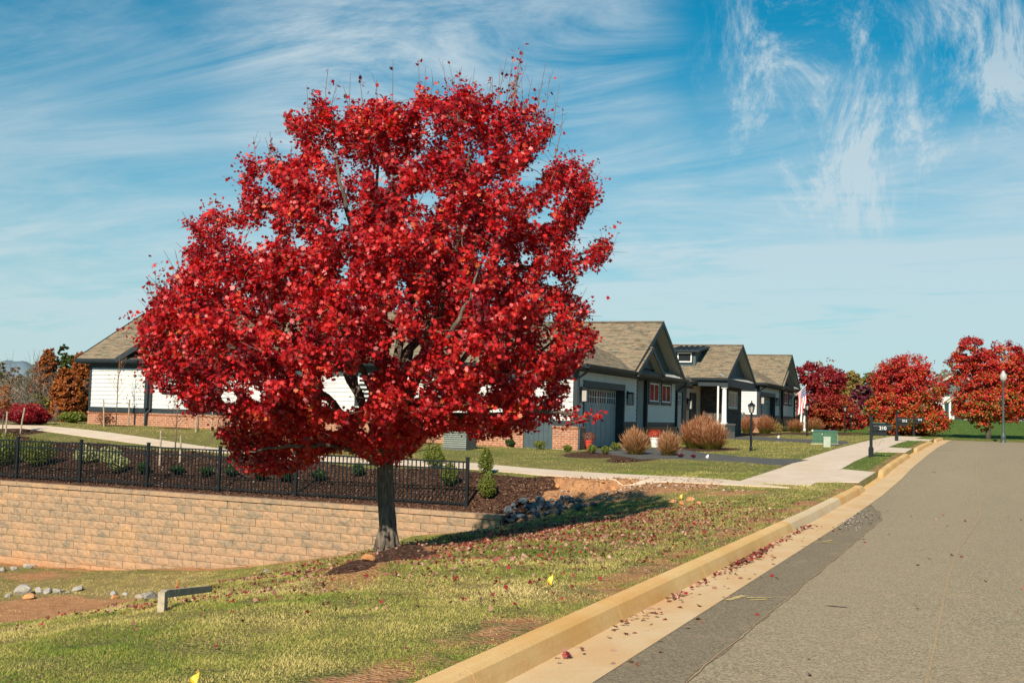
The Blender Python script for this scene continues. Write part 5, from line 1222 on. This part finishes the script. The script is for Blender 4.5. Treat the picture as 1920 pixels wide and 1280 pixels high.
px_shrub(911, 889, 34, 46, 'yelgreen', 2200, .04, 'pointed conifer outside the fence end, touching the footpath', name='young_conifer', group=GC, cone=.55)
px_shrub(914, 935, 38, 46, 'yelgreen', 2600, .04, 'yellow-green conifer lowest on the mulch right of the fence end', name='young_conifer', group=GC, cone=.25)
GF = 'low boxwoods in front of the nearest house'
for u, v, w_, h_, lb in [(957, 838, 20, 14, 'low boxwood in front of the left brick pier'), (1012, 842, 22, 15, 'low boxwood in front of the dark utility door'), (1064, 847, 19, 12, 'low boxwood at the brick corner by the downspout'), (1110, 850, 22, 15, 'boxwood beside the potted brown mum'), (1135, 851, 20, 13, 'boxwood in the middle of the garage front bed'), (1155, 845, 20, 14, 'boxwood at the right end of the garage front bed'), (880, 838, 30, 12, 'low green shrub in the shade left of the brick piers')]:
    px_shrub(u, v, w_, h_, 'yelgreen' if u > 1000 else 'dkgreen', 900, .04, lb, group=GF)
for u, v, w_, h_, lb in [(197, 798, 30, 22, 'brown-leaved shrub between the first two stakes by the brick base'), (252, 797, 34, 22, 'brown-leaved shrub left of the side downspout'), (303, 799, 30, 20, 'brown-leaved shrub right of the side downspout')]:
    px_shrub(u, v, w_, h_, 'brownleaf', 650, .055, lb, group='brown shrubs along the brick base')
px_shrub(348, 800, 30, 12, 'varieg', 700, .05, 'pale green low shrub along the brick base behind the red leaves'); px_shrub(375, 801, 20, 14, 'yelgreen', 600, .05, 'small green shrub along the brick base next to a stake')
px_shrub(1280, 834, 18, 18, 'varieg', 800, .05, 'white-flowered shrub left of the big ornamental grass'); px_shrub(1383, 812, 18, 9, 'dkgreen', 600, .05, 'dark green shrub at the foot of the stone wall')
px_shrub(1457, 813, 26, 20, 'gold', 900, .06, 'yellow autumn shrub in front of the farthest house'); px_shrub(1474, 809, 14, 9, 'dkgreen', 500, .06, 'low green shrub right of the yellow one')
px_shrub(1276, 858, 12, 6, 'purple', 300, .04, 'tiny purple plant on the driveway edge'); px_shrub(1300, 859, 9, 5, 'purple', 220, .04, 'tiniest purple plant, right of the other on the driveway edge')

def ograss(u, v, wpx, hpx, n, label, mat='ograss', group='ornamental grasses in front of the houses'):
    b = at(u, v); d = math.hypot(b.x, b.y); w = wpx / F_PX * d * .86; h = hpx / F_PX * d * .80
    root = empty('ornamental_grass', b, label=label, cat='ornamental grass', group=group)
    n = int(n * 1.7); an = rng.random(n) * 2 * np.pi; rr = np.sqrt(rng.random(n)); r0 = rr * w * .30; r1 = rr * w * .56 * rng.uniform(.6, 1.3, n); hh = h * rng.uniform(.35, 1.1, n) * (1 - .3 * rr ** 2)
    A = np.stack([np.cos(an) * r0, np.sin(an) * r0, np.zeros(n)], 1); C_ = np.stack([np.cos(an) * r1, np.sin(an) * r1, hh], 1) + rng.normal(size=(n, 3)) * .07
    B = A * .45 + C_ * .55; B[:, 2] += hh * .06; side = rng.normal(size=(n, 3)); side[:, 2] = 0; side /= np.linalg.norm(side, axis=1, keepdims=True); s1 = side * .006; s2 = side * .003
    q1 = np.stack([A - s1, A + s1, B + s1, B - s1], 1); q2 = np.stack([B - s1, B + s1, C_ + s2, C_ - s2], 1)
    # seed heads
    m_ = n // 2; T0 = C_[:m_]; dirn = (C_[:m_] - B[:m_]); dirn /= np.linalg.norm(dirn, axis=1, keepdims=True); s3 = side[:m_] * .012
    q3 = np.stack([T0 - dirn * .02, T0 + dirn * .07 + s3, T0 + dirn * .18, T0 + dirn * .07 - s3], 1)
    V = np.concatenate([q1, q2, q3]).reshape(-1, 3); rn = np.concatenate([rng.random(n) * .35, .3 + rng.random(n) * .4, .65 + rng.random(m_) * .35])
    fast_mesh('blades', V, 4, M[mat], root, {'rnd': rn}); return root
ograss(1191, 852, 40, 48, 1600, 'tawny grass clump left of the white flower pot'); ograss(1253, 854, 32, 42, 1300, 'tawny grass clump right of the white flower pot')
ograss(1303, 840, 50, 56, 2000, 'tallest left clump of the big reddish grass group', 'ograss_red'); ograss(1335, 842, 52, 52, 2000, 'right clump of the big reddish grass group', 'ograss_red'); ograss(1322, 836, 50, 62, 1800, 'back clump of the big reddish grass group', 'ograss_red')
ograss(1402, 812, 26, 34, 1100, 'dark red grass clump left of the lamp post before the white wall', 'ograss_red'); ograss(1434, 813, 30, 36, 1300, 'tawny red grass clump in front of the far garage door', 'ograss_red'); ograss(1492, 810, 26, 24, 1000, 'grass clump below the flag', 'ograss_red')
ograss(1526, 808, 30, 26, 1100, 'tan grass clump right of the second lamp post'); ograss(1550, 806, 26, 26, 1000, 'dark red grass clump behind the green utility box', 'ograss_red')

def potted(u, v, mat_pot, mat_fl, label, s=1.0):
    b = at(u, v); root = empty('flower_pot', b, label=label, cat='flower pot'); mb = MB(); mb.lathe((0, 0, 0), [(.12 * s, 0), (.17 * s, .28 * s), (.19 * s, .28 * s), (.19 * s, .33 * s), (.15 * s, .33 * s)], 16); mb.build('pot', M[mat_pot], root)
    n = 500; g = rng.normal(size=(n, 3)); g /= np.linalg.norm(g, axis=1, keepdims=True); P = g * np.array([.26, .26, .17]) * s + np.array([0, 0, .45 * s])
    fast_mesh('flowers', leaf_verts(P, rng.uniform(.03, .06, n), g + np.array([0, 0, .3]), QUAD), 4, M[mat_fl], root, {'rnd': rng.random(n)})
potted(1103, 842, 'terracotta', 'brownleaf', 'brown mum in a red pot beside the garage door', 1.0); potted(1228, 838, 'white', 'mum', 'white pot of red flowers between two tawny grass clumps', 1.15)

# young staked trees
def staked(u, v, hpx, stakes, label, leaves=0, seed=1):
    b = at(u, v); d = math.hypot(b.x, b.y); h = hpx / F_PX * d; rr = random.Random(seed); root = empty('young_tree', b, label=label, cat='young tree', group='young staked trees on the left lawn')
    mb = MB(); mb.tube([(0, 0, -.1), (.01, 0, h * .4), (.02, 0, h * .72), (.03, 0, h)], [.025, .02, .012, .004], 7); tips = []
    for i in range(13):
        z = h * rr.uniform(.38, .85); an = rr.uniform(0, 6.28); ln = h * rr.uniform(.14, .3) * (1.2 - z / h * .6); s = Vector((.01, 0, z)); e = s + Vector((math.cos(an) * ln * .6, math.sin(an) * ln * .6, ln * .85)); mb.tube([s, s.lerp(e, .5) + Vector((0, 0, -.02)), e], [.009, .006, .003], 5, cap=False)
        for _ in range(3): f = s.lerp(e, rr.uniform(.4, .9)); g = f + Vector((rr.gauss(0, .1), rr.gauss(0, .1), rr.uniform(.1, .3))); mb.tube([f, g], [.004, .002], 3, cap=False); tips.append(g)
    mb.build('trunk', M['twig'] if seed != 1 else M['twig'], root, smooth=True)
    if leaves:
        P = np.array([tuple(rr.choice(tips) + Vector((rr.gauss(0, .07), rr.gauss(0, .07), rr.gauss(0, .07)))) for _ in range(leaves)]); fast_mesh('crown', leaf_verts(P, rng.uniform(.05, .08, leaves), rng.normal(size=P.shape), FIVE), 5, M['rust'], root, {'rnd': rng.random(leaves)})
    for k, (us, vt, vb, lean) in enumerate(stakes):
        p = at(us, vb); ds = math.hypot(p.x, p.y); hs = (vb - vt) / F_PX * ds; o = MB(); o.tube([(0, 0, -.15), (lean * .5, 0, hs * .5), (lean, 0, hs)], .03, 7)
        side = {0: 'left', 1: 'right', 2: 'third'}[k]
        s_ = o.build('wooden_stake', M['wood']); s_.location = p; tag(s_, f'{side} support stake of the {label}'[:110] if False else STK[(u, k)], 'stake', 'wooden stakes holding the young trees')
        tp = Vector((p.x + lean * .9, p.y, p.z + hs * .86)) - b; w = MB(); c_ = Vector((.01, 0, tp.z)); w.tube([tp, tp.lerp(c_, .5) + Vector((0, 0, -.03)), c_], .008, 4); w.build('tie', M['black'], root)
STK = {(217, 0): 'leaning wooden stake left of the bare young tree before the house wall', (217, 1): 'upright wooden stake right of the bare young tree before the house wall', (327, 0): 'wooden stake left of the twiggy young tree at the footpath edge', (327, 1): 'wooden stake right of the twiggy young tree at the footpath edge',
       (640, 0): 'wooden stake nearest the maple in front of the brick base', (371, 0): 'pinkish upright stake in front of the brick base', (371, 1): 'tilted stake farthest right in front of the brick base', (4, 0): 'white stake on the left border beside the red-leaved sapling', (4, 1): 'strongly leaning white stake beside the red-leaved sapling'}
staked(216, 799, 128, [(196, 752, 799, -.07), (240, 751, 798, .0)], 'bare young tree standing before the white house wall', 30, 1) if False else None
def S(u, *a, **k):
    staked(u, *a, **k)
S(217, 799, 128, [(195, 752, 799, -.09), (240, 751, 798, .02)], 'bare young tree standing before the white house wall', 30, 1)
S(327, 866, 130, [(299, 810, 872, .0), (337, 818, 868, .0)], 'twiggy young tree standing behind the third fence bay', 50, 2)
S(371, 808, 90, [(367, 763, 811, .0), (395, 755, 810, .09)], 'thin young tree half hidden by low red maple leaves', 20, 3)
S(4, 815, 74, [(10, 775, 818, .03), (37, 768, 813, .17)], 'young tree with red-brown leaves on the left border', 420, 4)

# ------------------------------------------------------------------ street furniture
def text_mesh(parent, txt, size, mat, loc, rot, name='lettering', bold=.012):
    cu = bpy.data.curves.new(name, 'FONT'); cu.body = txt; cu.size = size; cu.align_x = 'CENTER'; cu.align_y = 'CENTER'; cu.extrude = .003; cu.offset = size * bold
    o = bpy.data.objects.new(name, cu); COL.objects.link(o); o.parent = parent; o.location = loc; o.rotation_euler = rot; cu.materials.append(mat); me = bpy.data.meshes.new_from_object(o); bpy.data.objects.remove(o)
    o = bpy.data.objects.new(name, me); COL.objects.link(o); o.parent = parent; o.location = loc; o.rotation_euler = rot; return o
def mailbox(u, v, hpx, txt, label, two=False, yaw=0):
    b = at(u, v); d = math.hypot(b.x, b.y); H = hpx / F_PX * d; root = empty('mailbox', b, R_(yaw) + YAW * .55, label=label, cat='mailbox', group='black mailboxes along the kerb')
    p = MB(); p.box(-.045, .045, -.045, .045, -.2, H - .06); p.box(-.075, .075, -.075, .075, -.1, .30); p.box(-.062, .062, -.062, .062, .30, .34); p.lathe((0, 0, H - .06), [(.05, 0), (.05, .02), (.02, .03), (.038, .07), (.015, .11), (.0, .13)], 10); p.build('post', M['black'], root)
    def box_(z, x0, ln):
        m_ = MB(); pr = []; n = 10; w = .115
        for i in range(n + 1): a = math.pi * i / n; pr.append((math.cos(a) * w, z + .14 + math.sin(a) * .10))
        pr = [(w, z)] + pr + [(-w, z)]; k = len(pr)
        m_.add([(x, y, q) for x in (x0, x0 + ln) for (y, q) in pr], [(i, (i + 1) % k, k + (i + 1) % k, k + i) for i in range(k)] + [tuple(range(k)), tuple(range(2 * k - 1, k - 1, -1))])
        for x in (x0 + ln - .01,): m_.box(x, x + .02, -w - .01, w + .01, z - .005, z + .16)
        o = m_.build('letter_box', M['black'], root)
        if txt: text_mesh(o, txt, .155, M['white'], (x0 + ln * .52, -w - .004, z + .085), (math.pi / 2, 0, 0))
        f = MB(); f.box(x0 + ln * .7, x0 + ln * .7 + .02, -w - .02, -w - .005, z + .10, z + .2); f.build('signal_flag', M['black'], root)
    zb = H - .52; box_(zb, .05, .58)
    q = MB(); q.box(.05, .48, -.075, .075, zb - .16, zb - .004); q.box(.02, .06, -.03, .03, zb - .2, zb + .02); q.build('newspaper_box', M['black'], root)
    if two: q = MB(); q.box(-.02, .46, .10, .30, zb + .02, zb + .27); q.build('side_box', M['green_metal'], root)
    return root
mb1 = mailbox(1633, 857, 76, '210', 'nearest black mailbox, numbered 210, on the small grass strip', True)
w = MB(); w.tube([(.1, -.05, mb1.location.z * 0 + .62), (.14, -.06, .45), (.24, -.05, .40), (.3, -.06, .55), (.4, -.05, .60), (.38, -.06, .5)], .005, 4); w.build('dangling_wire', M['twig'], mb1)
mailbox(1681, 826.5, 52, '212', 'middle black mailbox, numbered 212, in front of the round maple')
mailbox(1713, 818, 42, '216', 'farther black mailbox, numbered 216, on the paired posts'); mailbox(1707, 817, 36, '214', 'lowest black mailbox, farthest, numbered 214')

def lamp_post(u, v, hpx, label, mat='black'):
    b = at(u, v); d = math.hypot(b.x, b.y); H = hpx / F_PX * d; root = empty('lamp_post', b, .3, label=label, cat='lamp post', group='black yard lamp posts')
    p = MB(); hp = H * .72; p.tube([(0, 0, -.2), (0, 0, hp)], [.045, .04], 12); p.lathe((0, 0, 0), [(.06, 0), (.06, .12), (.045, .16)], 12); p.lathe((0, 0, hp - .02), [(.04, 0), (.06, .02), (.03, .05), (.05, .09), (.075, .10)], 12); p.build('post', M[mat], root)
    s = H * .28; z0 = hp + .07; c = MB()
    for k in range(6):
        a = k * math.pi / 3; c.beam((math.cos(a) * .07, math.sin(a) * .07, z0), (math.cos(a) * .125, math.sin(a) * .125, z0 + s * .48), .014, .014, up=(0, .1, 1))
    c.lathe((0, 0, z0 + s * .48), [(.15, 0), (.15, .015), (.12, .05), (.06, .10), (.03, .12), (.02, .15), (.03, .165), (.006, .20), (.0, .24)], 12); o = c.build('lantern', M[mat], root)
    g = MB(); g.tube([(0, 0, z0), (0, 0, z0 + s * .47)], [.06, .11], 6); g.build('lamp_glass', M['lampglass'], o)
lamp_post(1408, 845, 92, 'nearest black yard lamp post, standing on the lawn between two dark driveways'); lamp_post(1513, 817, 62, 'yard lamp post just left of the green utility box'); lamp_post(1584, 810, 50, 'slim yard lamp post right of the green utility box'); lamp_post(1595.5, 808.5, 33, 'shortest and farthest yard lamp post, beside the grass edge')

def street_lamp():
    b = along(1881, 823, 72); b.z = Tz(b.x, b.y); d = math.hypot(b.x, b.y); H = 130 / F_PX * d; root = empty('street_lamp', b, label='tall grey-green street lamp with an acorn globe before the right maple', cat='street lamp')
    p = MB(); hp = H - .72; p.lathe((0, 0, 0), [(.20, -.1), (.20, .08), (.15, .14), (.13, .4), (.16, .46), (.12, .52), (.085, .62), (.075, .7), (.06, 1.6), (.05, hp - .1), (.07, hp - .06), (.09, hp), (.12, hp + .06)], 14); p.beam((.0, 0, hp * .62), (.22, 0, hp * .62), .03, .03); p.build('pole', M['lamp_green'], root, smooth=True)
    g = MB(); g.lathe((0, 0, hp + .05), [(.10, 0), (.17, .10), (.195, .24), (.17, .38), (.11, .46), (.10, .50), (.07, .56), (.04, .60)], 18); g.build('globe', M['lampglass'], root, smooth=True)
    f = MB(); f.lathe((0, 0, hp + .64), [(.045, 0), (.02, .03), (.0, .1)], 8); f.build('finial', M['lamp_green'], root)
street_lamp()

def utility_box():
    a = at(1523, 833); b = at(1561, 835); d = math.hypot(a.x, a.y); w = 1.02; h = .62
    root = empty('utility_box', (a.x, a.y, a.z), R_(8), label='green metal transformer box on the lawn beside the sidewalk', cat='utility box')
    m_ = MB(); m_.box(0, w, 0, .8, .06, h * .86); o = m_.build('cabinet', M['green_metal'], root)
    l = MB(); l.add([(-.015, -.02, h * .86), (w + .015, -.02, h * .86), (w + .015, .82, h * .92), (-.015, .82, h * .92), (-.015, -.02, h * .93), (w + .015, -.02, h * .93), (w + .015, .82, h), (-.015, .82, h)], [(0, 3, 2, 1), (4, 5, 6, 7), (0, 1, 5, 4), (1, 2, 6, 5), (2, 3, 7, 6), (3, 0, 4, 7)]); l.build('lid', M['green_metal'], root)
    s = MB(); s.box(w * .42, w * .425 + .008, -.006, 0, .08, h * .84); s.box(.02, w - .02, -.004, 0, .16, .168); s.build('door_seam', M['trim'], root)
    s = MB(); s.box(w * .38, w * .40, -.03, 0, h * .68, h * .76); s.box(-.03, .03, -.05, .02, h * .9, h * 1.0) ; s.build('latch', M['flagwhite'], root)
    pd = MB(); pd.box(-.06, w + .06, -.06, .86, -.15, .06); pd.build('pad', M['concrete_grey'], root)
    sd = MB(); sd.box(w - .004, w + .012, .05, .78, .07, h * .84); sd.build('side_panel', M['soffit'], root)
    c = at(1550.5, 838); r2 = empty('utility_pedestal', c, R_(8), label='small pale grey-green pedestal in front of the green box', cat='pedestal')
    q = MB(); q.box(-.13, .13, -.09, .09, -.05, .36); q.build('housing', M['pedestal'], r2); q = MB(); q.box(-.14, .14, -.10, .10, .36, .41); q.build('cap', M['pedestal'], r2)
utility_box()

def marker(u, v, hpx, mat, label, group, lean=.06, big=1.0, name='marker_flag'):
    b = at(u, v); d = math.hypot(b.x, b.y); h = max(.09, hpx / F_PX * d); root = empty(name, b, random.uniform(-.4, .4), label=label, cat='marker flag', group=group)
    w = MB(); w.tube([(0, 0, -.05), (lean * .4, 0, h * .5), (lean, 0, h)], .002, 4); w.build('wire', M['twig'], root)
    f = MB(); s = h * .8; n = 6; fs = []
    for i in range(n + 1):
        q = i / n; f.v += [(lean - q * s * .62 * big, .012 * math.sin(q * 7), h - q * s * .9), (lean - .001 - q * s * .05, .012 * math.sin(q * 7), h * (1 - .05 * q) - s * (1.0 + .15 * q) * min(1, q + .15))]; f.a += [0, 0]
    for i in range(n): f.f.append((2 * i, 2 * i + 1, 2 * i + 3, 2 * i + 2))
    f.build('flag', M[mat], root)
GY_ = 'yellow marker flags on the bank'
marker(1025, 1099, 28, 'yellow', 'yellow marker flag in the grass close to the near kerb', GY_); marker(352, 1290, 38, 'yellow', 'yellow marker flag cut by the bottom border of the photo', GY_); marker(1274, 937, 14, 'yellow', 'small yellow marker flag in the gravelly clay by the sidewalk', GY_)
GW_ = 'white marker flags on the lawns'
marker(1325, 860, 10, 'flagwhite', 'white marker flag on the near driveway edge', GW_, big=1.3); marker(1459, 822, 7, 'flagwhite', 'white marker flag on the far driveway edge', GW_, big=1.3)

# concrete headwall in the basin
def headwall():
    a = at(301, 1147); tip = at(393, 1100); root = empty('headwall', a, label='weathered concrete headwall beam jutting from the basin slope', cat='headwall')
    da = math.hypot(a.x, a.y); tip = along(393, 1097, da * 1.16); e = tip - a; d = Vector((e.x, e.y, 0)).normalized(); n = Vector((-d.y, d.x, 0)); w = .028; zt = 35 / F_PX * math.hypot(a.x, a.y)
    L_ = (Vector((e.x, e.y, 0))).length
    mb = MB(); p0 = -n * w; vs = []
    for s, zt_, zb_ in ((0, zt, -.3), (.09, zt + .005, -.3), (.10, zt + .005, zt - .06), (L_, e.z, e.z - .06)):
        for o in (-w, w): vs += [tuple(d * s + n * o + Vector((0, 0, zb_))), tuple(d * s + n * o + Vector((0, 0, zt_)))]
    fs = [(0, 1, 3, 2)]
    for i in range(3): b = i * 4; fs += [(b, b + 4, b + 5, b + 1), (b + 2, b + 3, b + 7, b + 6), (b + 1, b + 5, b + 7, b + 3), (b, b + 2, b + 6, b + 4)]
    fs.append((12, 14, 15, 13)); mb.add(vs, fs).build('beam', M['concrete_grey'], root)
    p = at(328, 1106); r = MB(); r.tube([(0, 0, -.1), (.03, 0, .10), (.08, 0, .24)], .01, 5); o = r.build('orange_rod', M['orange']); o.location = p; tag(o, 'thin orange rod leaning behind the concrete headwall', 'rod')
headwall()

# rocks
GR1 = 'field rocks in the basin'
rk = [(15, 1118, .16, 'rock', 'small round grey rock at the left end of the basin row'), (42, 1113, .46, 'rock', 'largest smooth grey boulder of the basin row'), (52, 1122, .26, 'clayrock', 'orange clay-stained rock under the largest boulder'), (72, 1111, .26, 'rock', 'flat grey rock right of the largest boulder'), (88, 1111, .22, 'rock', 'grey slab second right of the largest boulder'), (108, 1112, .20, 'rock', 'upright pale rock in the middle of the basin row'), (117, 1109, .14, 'rock', 'narrow upright rock beside the pale one'),
      (128, 1112, .16, 'rock', 'bluish wedge rock toward the right of the row'), (144, 1107, .24, 'rock', 'flat bluish slab at the right end of the row'), (213, 1115, .20, 'rock', 'pale rock of the middle basin group'), (216, 1122, .18, 'clayrock', 'tan rock in front of the middle group'), (234, 1116, .16, 'rock', 'grey rock right in the middle group'), (262, 1121, .20, 'rock', 'white-grey rock left of the headwall'), (282, 1123, .18, 'rock', 'pale rock touching the headwall'), (272, 1115, .13, 'rock', 'small rock behind the pale one by the headwall'),
      (5, 1070, .22, 'rock', 'grey rock at the wall foot on the left border'), (28, 1068, .2, 'rock', 'flat rock at the wall foot near the left border'), (52, 1064, .22, 'rock', 'grey slab at the wall foot'), (64, 1062, .16, 'rock', 'small grey rock at the wall foot beside the slab'), (105, 1060, .16, 'clayrock', 'bright orange clay lump at the wall foot'), (117, 1059, .18, 'rock', 'pale rock right of the orange clay lump'), (500, 1071, .13, 'rock', 'white stone on the grass left of the maple shade'), (690, 1050, .14, 'clayrock', 'orange clay lumps just left of the maple trunk')]
for i, (u, v, s_, mt, lb) in enumerate(rk): rock(u, v, s_ * .72, M[mt], lb, GR1, i, .2)
rr = random.Random(5); i = 0
while i < 85:
    u = rr.uniform(948, 1115); v = rr.uniform(934, 990); yb_ = 986 - (u - 948) * .20; yt_ = 966 - 36 * math.sin(min(1, (u - 940) / 90) * 1.5) + max(0, u - 1060) * .35
    if not (yt_ < v < yb_): continue
    o = rock(u, v, rr.uniform(.06, .15), M['bluerock'], 'blue-grey riprap stone in the shaded pile at the wall end', 'riprap stones at the wall end', i, .1, rr.uniform(0, .06)); i += 1
for i, (u, v, s_) in enumerate([(1045, 912, .12), (1150, 918, .1), (1200, 935, .09), (1262, 942, .12), (1278, 945, .12), (1295, 940, .13), (1230, 943, .1), (1310, 945, .1), (1130, 905, .07)]):
    rock(u, v, s_, M['clayrock'], ['clay clod on the lip of the washed-out scar', 'clay clod on the bare soil right of the scar', 'lone clay clod on the bare strip', 'clay clod left of the yellow marker flag heap', 'clay clod in the heap below the small yellow flag', 'rightmost clay clod of the gravel heap', 'small clod left of the gravel heap', 'clay clod at the right foot of the gravel heap', 'tiny clod below the footpath edge'][i], 'clay clods on the bare strip', i, .25)

# AC unit by the side wall
b = at(862, 842); root = empty('air_conditioner', b, R_(0), label='dark grey air conditioning unit by the side wall behind low maple leaves', cat='air conditioner')
m_ = MB(); m_.box(-.42, .42, -.42, .42, -.05, .85); m_.build('housing', M['acgrey'], root); g_ = MB()
for k in range(11): g_.box(-.43, .43, -.44, -.42, .08 + k * .07, .10 + k * .07)
g_.build('grille', M['pedestal'], root); g_ = MB(); g_.tube([(0, 0, .85), (0, 0, .90)], [.36, .34], 16); g_.build('fan_guard', M['black'], root)

# ------------------------------------------------------------------ grass blades, fallen leaves, gravel (things nobody could count)
def free(x, y):
    m_ = np.ones(len(x), bool)
    for poly in PATHS:
        xs = [p[0] for p in poly]; ys = [p[1] for p in poly]; c = (x > min(xs)) & (x < max(xs)) & (y > min(ys)) & (y < max(ys))
        if c.any(): idx = np.where(c)[0]; m_[idx[inpoly(x[idx], y[idx], poly)]] = False
    return m_
def in_view(x, y, z, pad=60):
    P = np.stack([x, y, z], 1); u, v = project(P); f = (P - np.array([0, 0, CAM_H])) @ np.array(Fw); return (f > 1) & (u > -pad - 150) & (u < 1920 + pad + 150) & (v < 1280 + pad + 100)
def grass(n, rmin, rmax, hgt, wid, name):
    # area sampled so that density falls off with distance
    r = rmin * (rmax / rmin) ** rng.random(n); th = rng.uniform(-.52, .50, n); x = -np.sin(YAW - th) * r; y = np.cos(YAW - th) * r
    z = T(x, y); ok = in_view(x, y, z) & ((x < -2.9) | (y > 78)) & (x > -37) & free(x, y)
    x, y, z, r = x[ok], y[ok], z[ok], r[ok]; mu = mulch_mask(x, y); di = dirt_mask(x, y); nz = rng.random(len(x))
    clump = vnoise(np.stack([x, y, z], 1), 5, 2); clump2 = vnoise(np.stack([x, y, z], 1), 1.6, 8)
    clump3 = vnoise(np.stack([x, y, z], 1), 3.1, 4)
    ok = (mu < .35) & ((di + .35 * (clump2) < .30 + .35 * nz) | (rng.random(len(x)) < .05)) & (nz > .9 * np.clip(-clump - .1, 0, 1) + .8 * np.clip(-clump3 - .25, 0, 1))
    ok &= ~((np.abs(x + 10.35 + 15) < 15) & (np.abs(y - wall_y(x)) < .5))
    x, y, z, r, clump, clump2 = x[ok], y[ok], z[ok], r[ok], clump[ok], clump2[ok]; n = len(x); sc = (r / rmin) ** .42
    h = hgt * rng.uniform(.5, 1.25, n) * (1 + .3 * clump) * sc; w = wid * rng.uniform(.7, 1.4, n) * sc
    a = rng.random(n) * 2 * np.pi; lean = rng.normal(size=(n, 2)) * h[:, None] * .55; P = np.stack([x, y, z - .004], 1)
    s = np.stack([np.cos(a) * w, np.sin(a) * w, np.zeros(n)], 1); tip = P + np.concatenate([lean, h[:, None]], 1); V = np.stack([P - s, P + s, tip], 1).reshape(-1, 3)
    dr = dry_mask(x, y); lu = lush_mask(x, y); rn = np.clip(rng.beta(2, 2, n) * .55 + dr * .55 - .06 + .26 * clump2 + .14 * clump - lu * .42, 0, 1)
    o = fast_mesh(name, V, 3, M['blade'], None, {'rnd': rn}); tag(o, kind='stuff'); print(name, n)
grass(700000, 5.2, 31, .016, .0032, 'grass')
grass(400000, 26, 105, .028, .006, 'lawn_grass')

def fallen():
    n = 42000; b = Vector((-8.065, 15.134, 0))
    x = b.x + rng.normal(size=n) * 3.4 + 1.6; y = b.y + rng.normal(size=n) * 4.6 - .5
    band = rng.random(n) < .5; x[band] = rng.uniform(-9.5, -3.2, band.sum()); y[band] = rng.uniform(8, 23, band.sum())
    z = T(x, y); ok = (x < -2.95) & (y > 6.5) & (y < 24) & (x > -13); dens = np.exp(-((x + 5.8) / 2.6) ** 2 - ((y - 16.5) / 5.0) ** 2); ok &= rng.random(n) < dens * .56 + .035
    ok &= ~((np.abs(x - b.x) < .2) & (np.abs(y - b.y) < .2))
    x, y, z = x[ok], y[ok], z[ok]; n = len(x); P = np.stack([x, y, z + .022 + rng.random(n) * .02], 1); N_ = rng.normal(size=(n, 3)) * .62 + np.array([0, -.1, 1])
    keep = (mound_dist(x, y) > .62) | (rng.random(n) < .12); P, N_ = P[keep], N_[keep]; n = len(P)
    V = leaf_verts(P, rng.uniform(.024, .052, n), N_, LEAF, 1.2); rn = rng.beta(1.3, 1.0, n)
    o = fast_mesh('fallen_leaves', V, len(LEAF), M['fallen'], None, {'rnd': rn}); tag(o, kind='stuff'); print('fallen', n)
    # leaves drifted against the kerb and scattered on the road
    q = []; 
    for cy in (7.4, 8.6, 9.2, 10.4, 12.3, 12.9, 13.4, 13.9, 14.4, 14.9, 15.6, 16.4, 17.4, 18.2, 11.3):
        k = random.choice((8, 14, 22)) if cy < 12 else random.choice((18, 34, 60))
        for _ in range(k): q.append((-2.63 + abs(random.gauss(0, .055)), random.gauss(cy, .20), .02 + random.random() * .035))
    for _ in range(60): q.append((-2.6 + random.random() * .5, random.uniform(7, 19), .014))
    for _ in range(62): q.append((random.uniform(-2.2, 2.4), random.uniform(6, 24), .012))
    q = np.array(q); q[:, 2] += Rr(q[:, 1]); n = len(q); V = leaf_verts(q, rng.uniform(.035, .06, n), rng.normal(size=(n, 3)) * .45 + np.array([0, 0, 1]), LEAF, .5)
    o = fast_mesh('drifted_leaves', V, len(LEAF), M['fallen'], None, {'rnd': rng.random(n) * .95}); tag(o, kind='stuff')
fallen()

def chips(name, n, xr, yr, mat, size, test, zf, lift=.006):
    x = rng.uniform(*xr, n); y = rng.uniform(*yr, n); ok = test(x, y); x, y = x[ok], y[ok]; n = len(x); z = zf(x, y); P = np.stack([x, y, z + lift], 1)
    tet = np.array([(0, -.5), (.5, -.1), (.3, .45), (-.35, .4), (-.5, -.15)]); V = leaf_verts(P, rng.uniform(.5, 1.4, n) * size, rng.normal(size=(n, 3)) * .45 + np.array([0, 0, 1]), tet, .8)
    o = fast_mesh(name, V, 5, mat, None, {'rnd': rng.random(n)}); tag(o, kind='stuff')
chips('mulch', 60000, (-34, -9.7), (24.9, 34), leafmat('bark_mulch_chip', [(0, (.03, .014, .010)), (.6, (.09, .045, .03)), (.92, (.16, .09, .06)), (1, (.36, .25, .17))], 0, .1, .9), .045, lambda x, y: (mulch_mask(x, y) > .6) & (y > wall_y(x) + .35), T, .012)
chips('gravel', 3200, (-9.6, -3.6), (23.4, 27.4), leafmat('pale_gravel', [(0, (.25, .15, .09)), (.5, (.45, .30, .18)), (.8, (.42, .38, .34)), (1, (.55, .32, .15))], 0, .2, .9), .05, lambda x, y: dirt_mask(x, y) + .25 * np.sin(x * 2.2) * np.cos(y * 3) > .62, T, .012)
chips('road_gravel', 1500, (-2.25, -1.75), (17.4, 23.0), leafmat('grey_road_grit', [(0, (.12, .105, .09)), (1, (.36, .32, .27))], 0, .2, .9), .028, lambda x, y: rng.random(len(x)) < np.exp(-((y - 20.4) / 1.6) ** 2) * (1 - (x + 2.25) / .5), lambda x, y: Rr(y), .008)
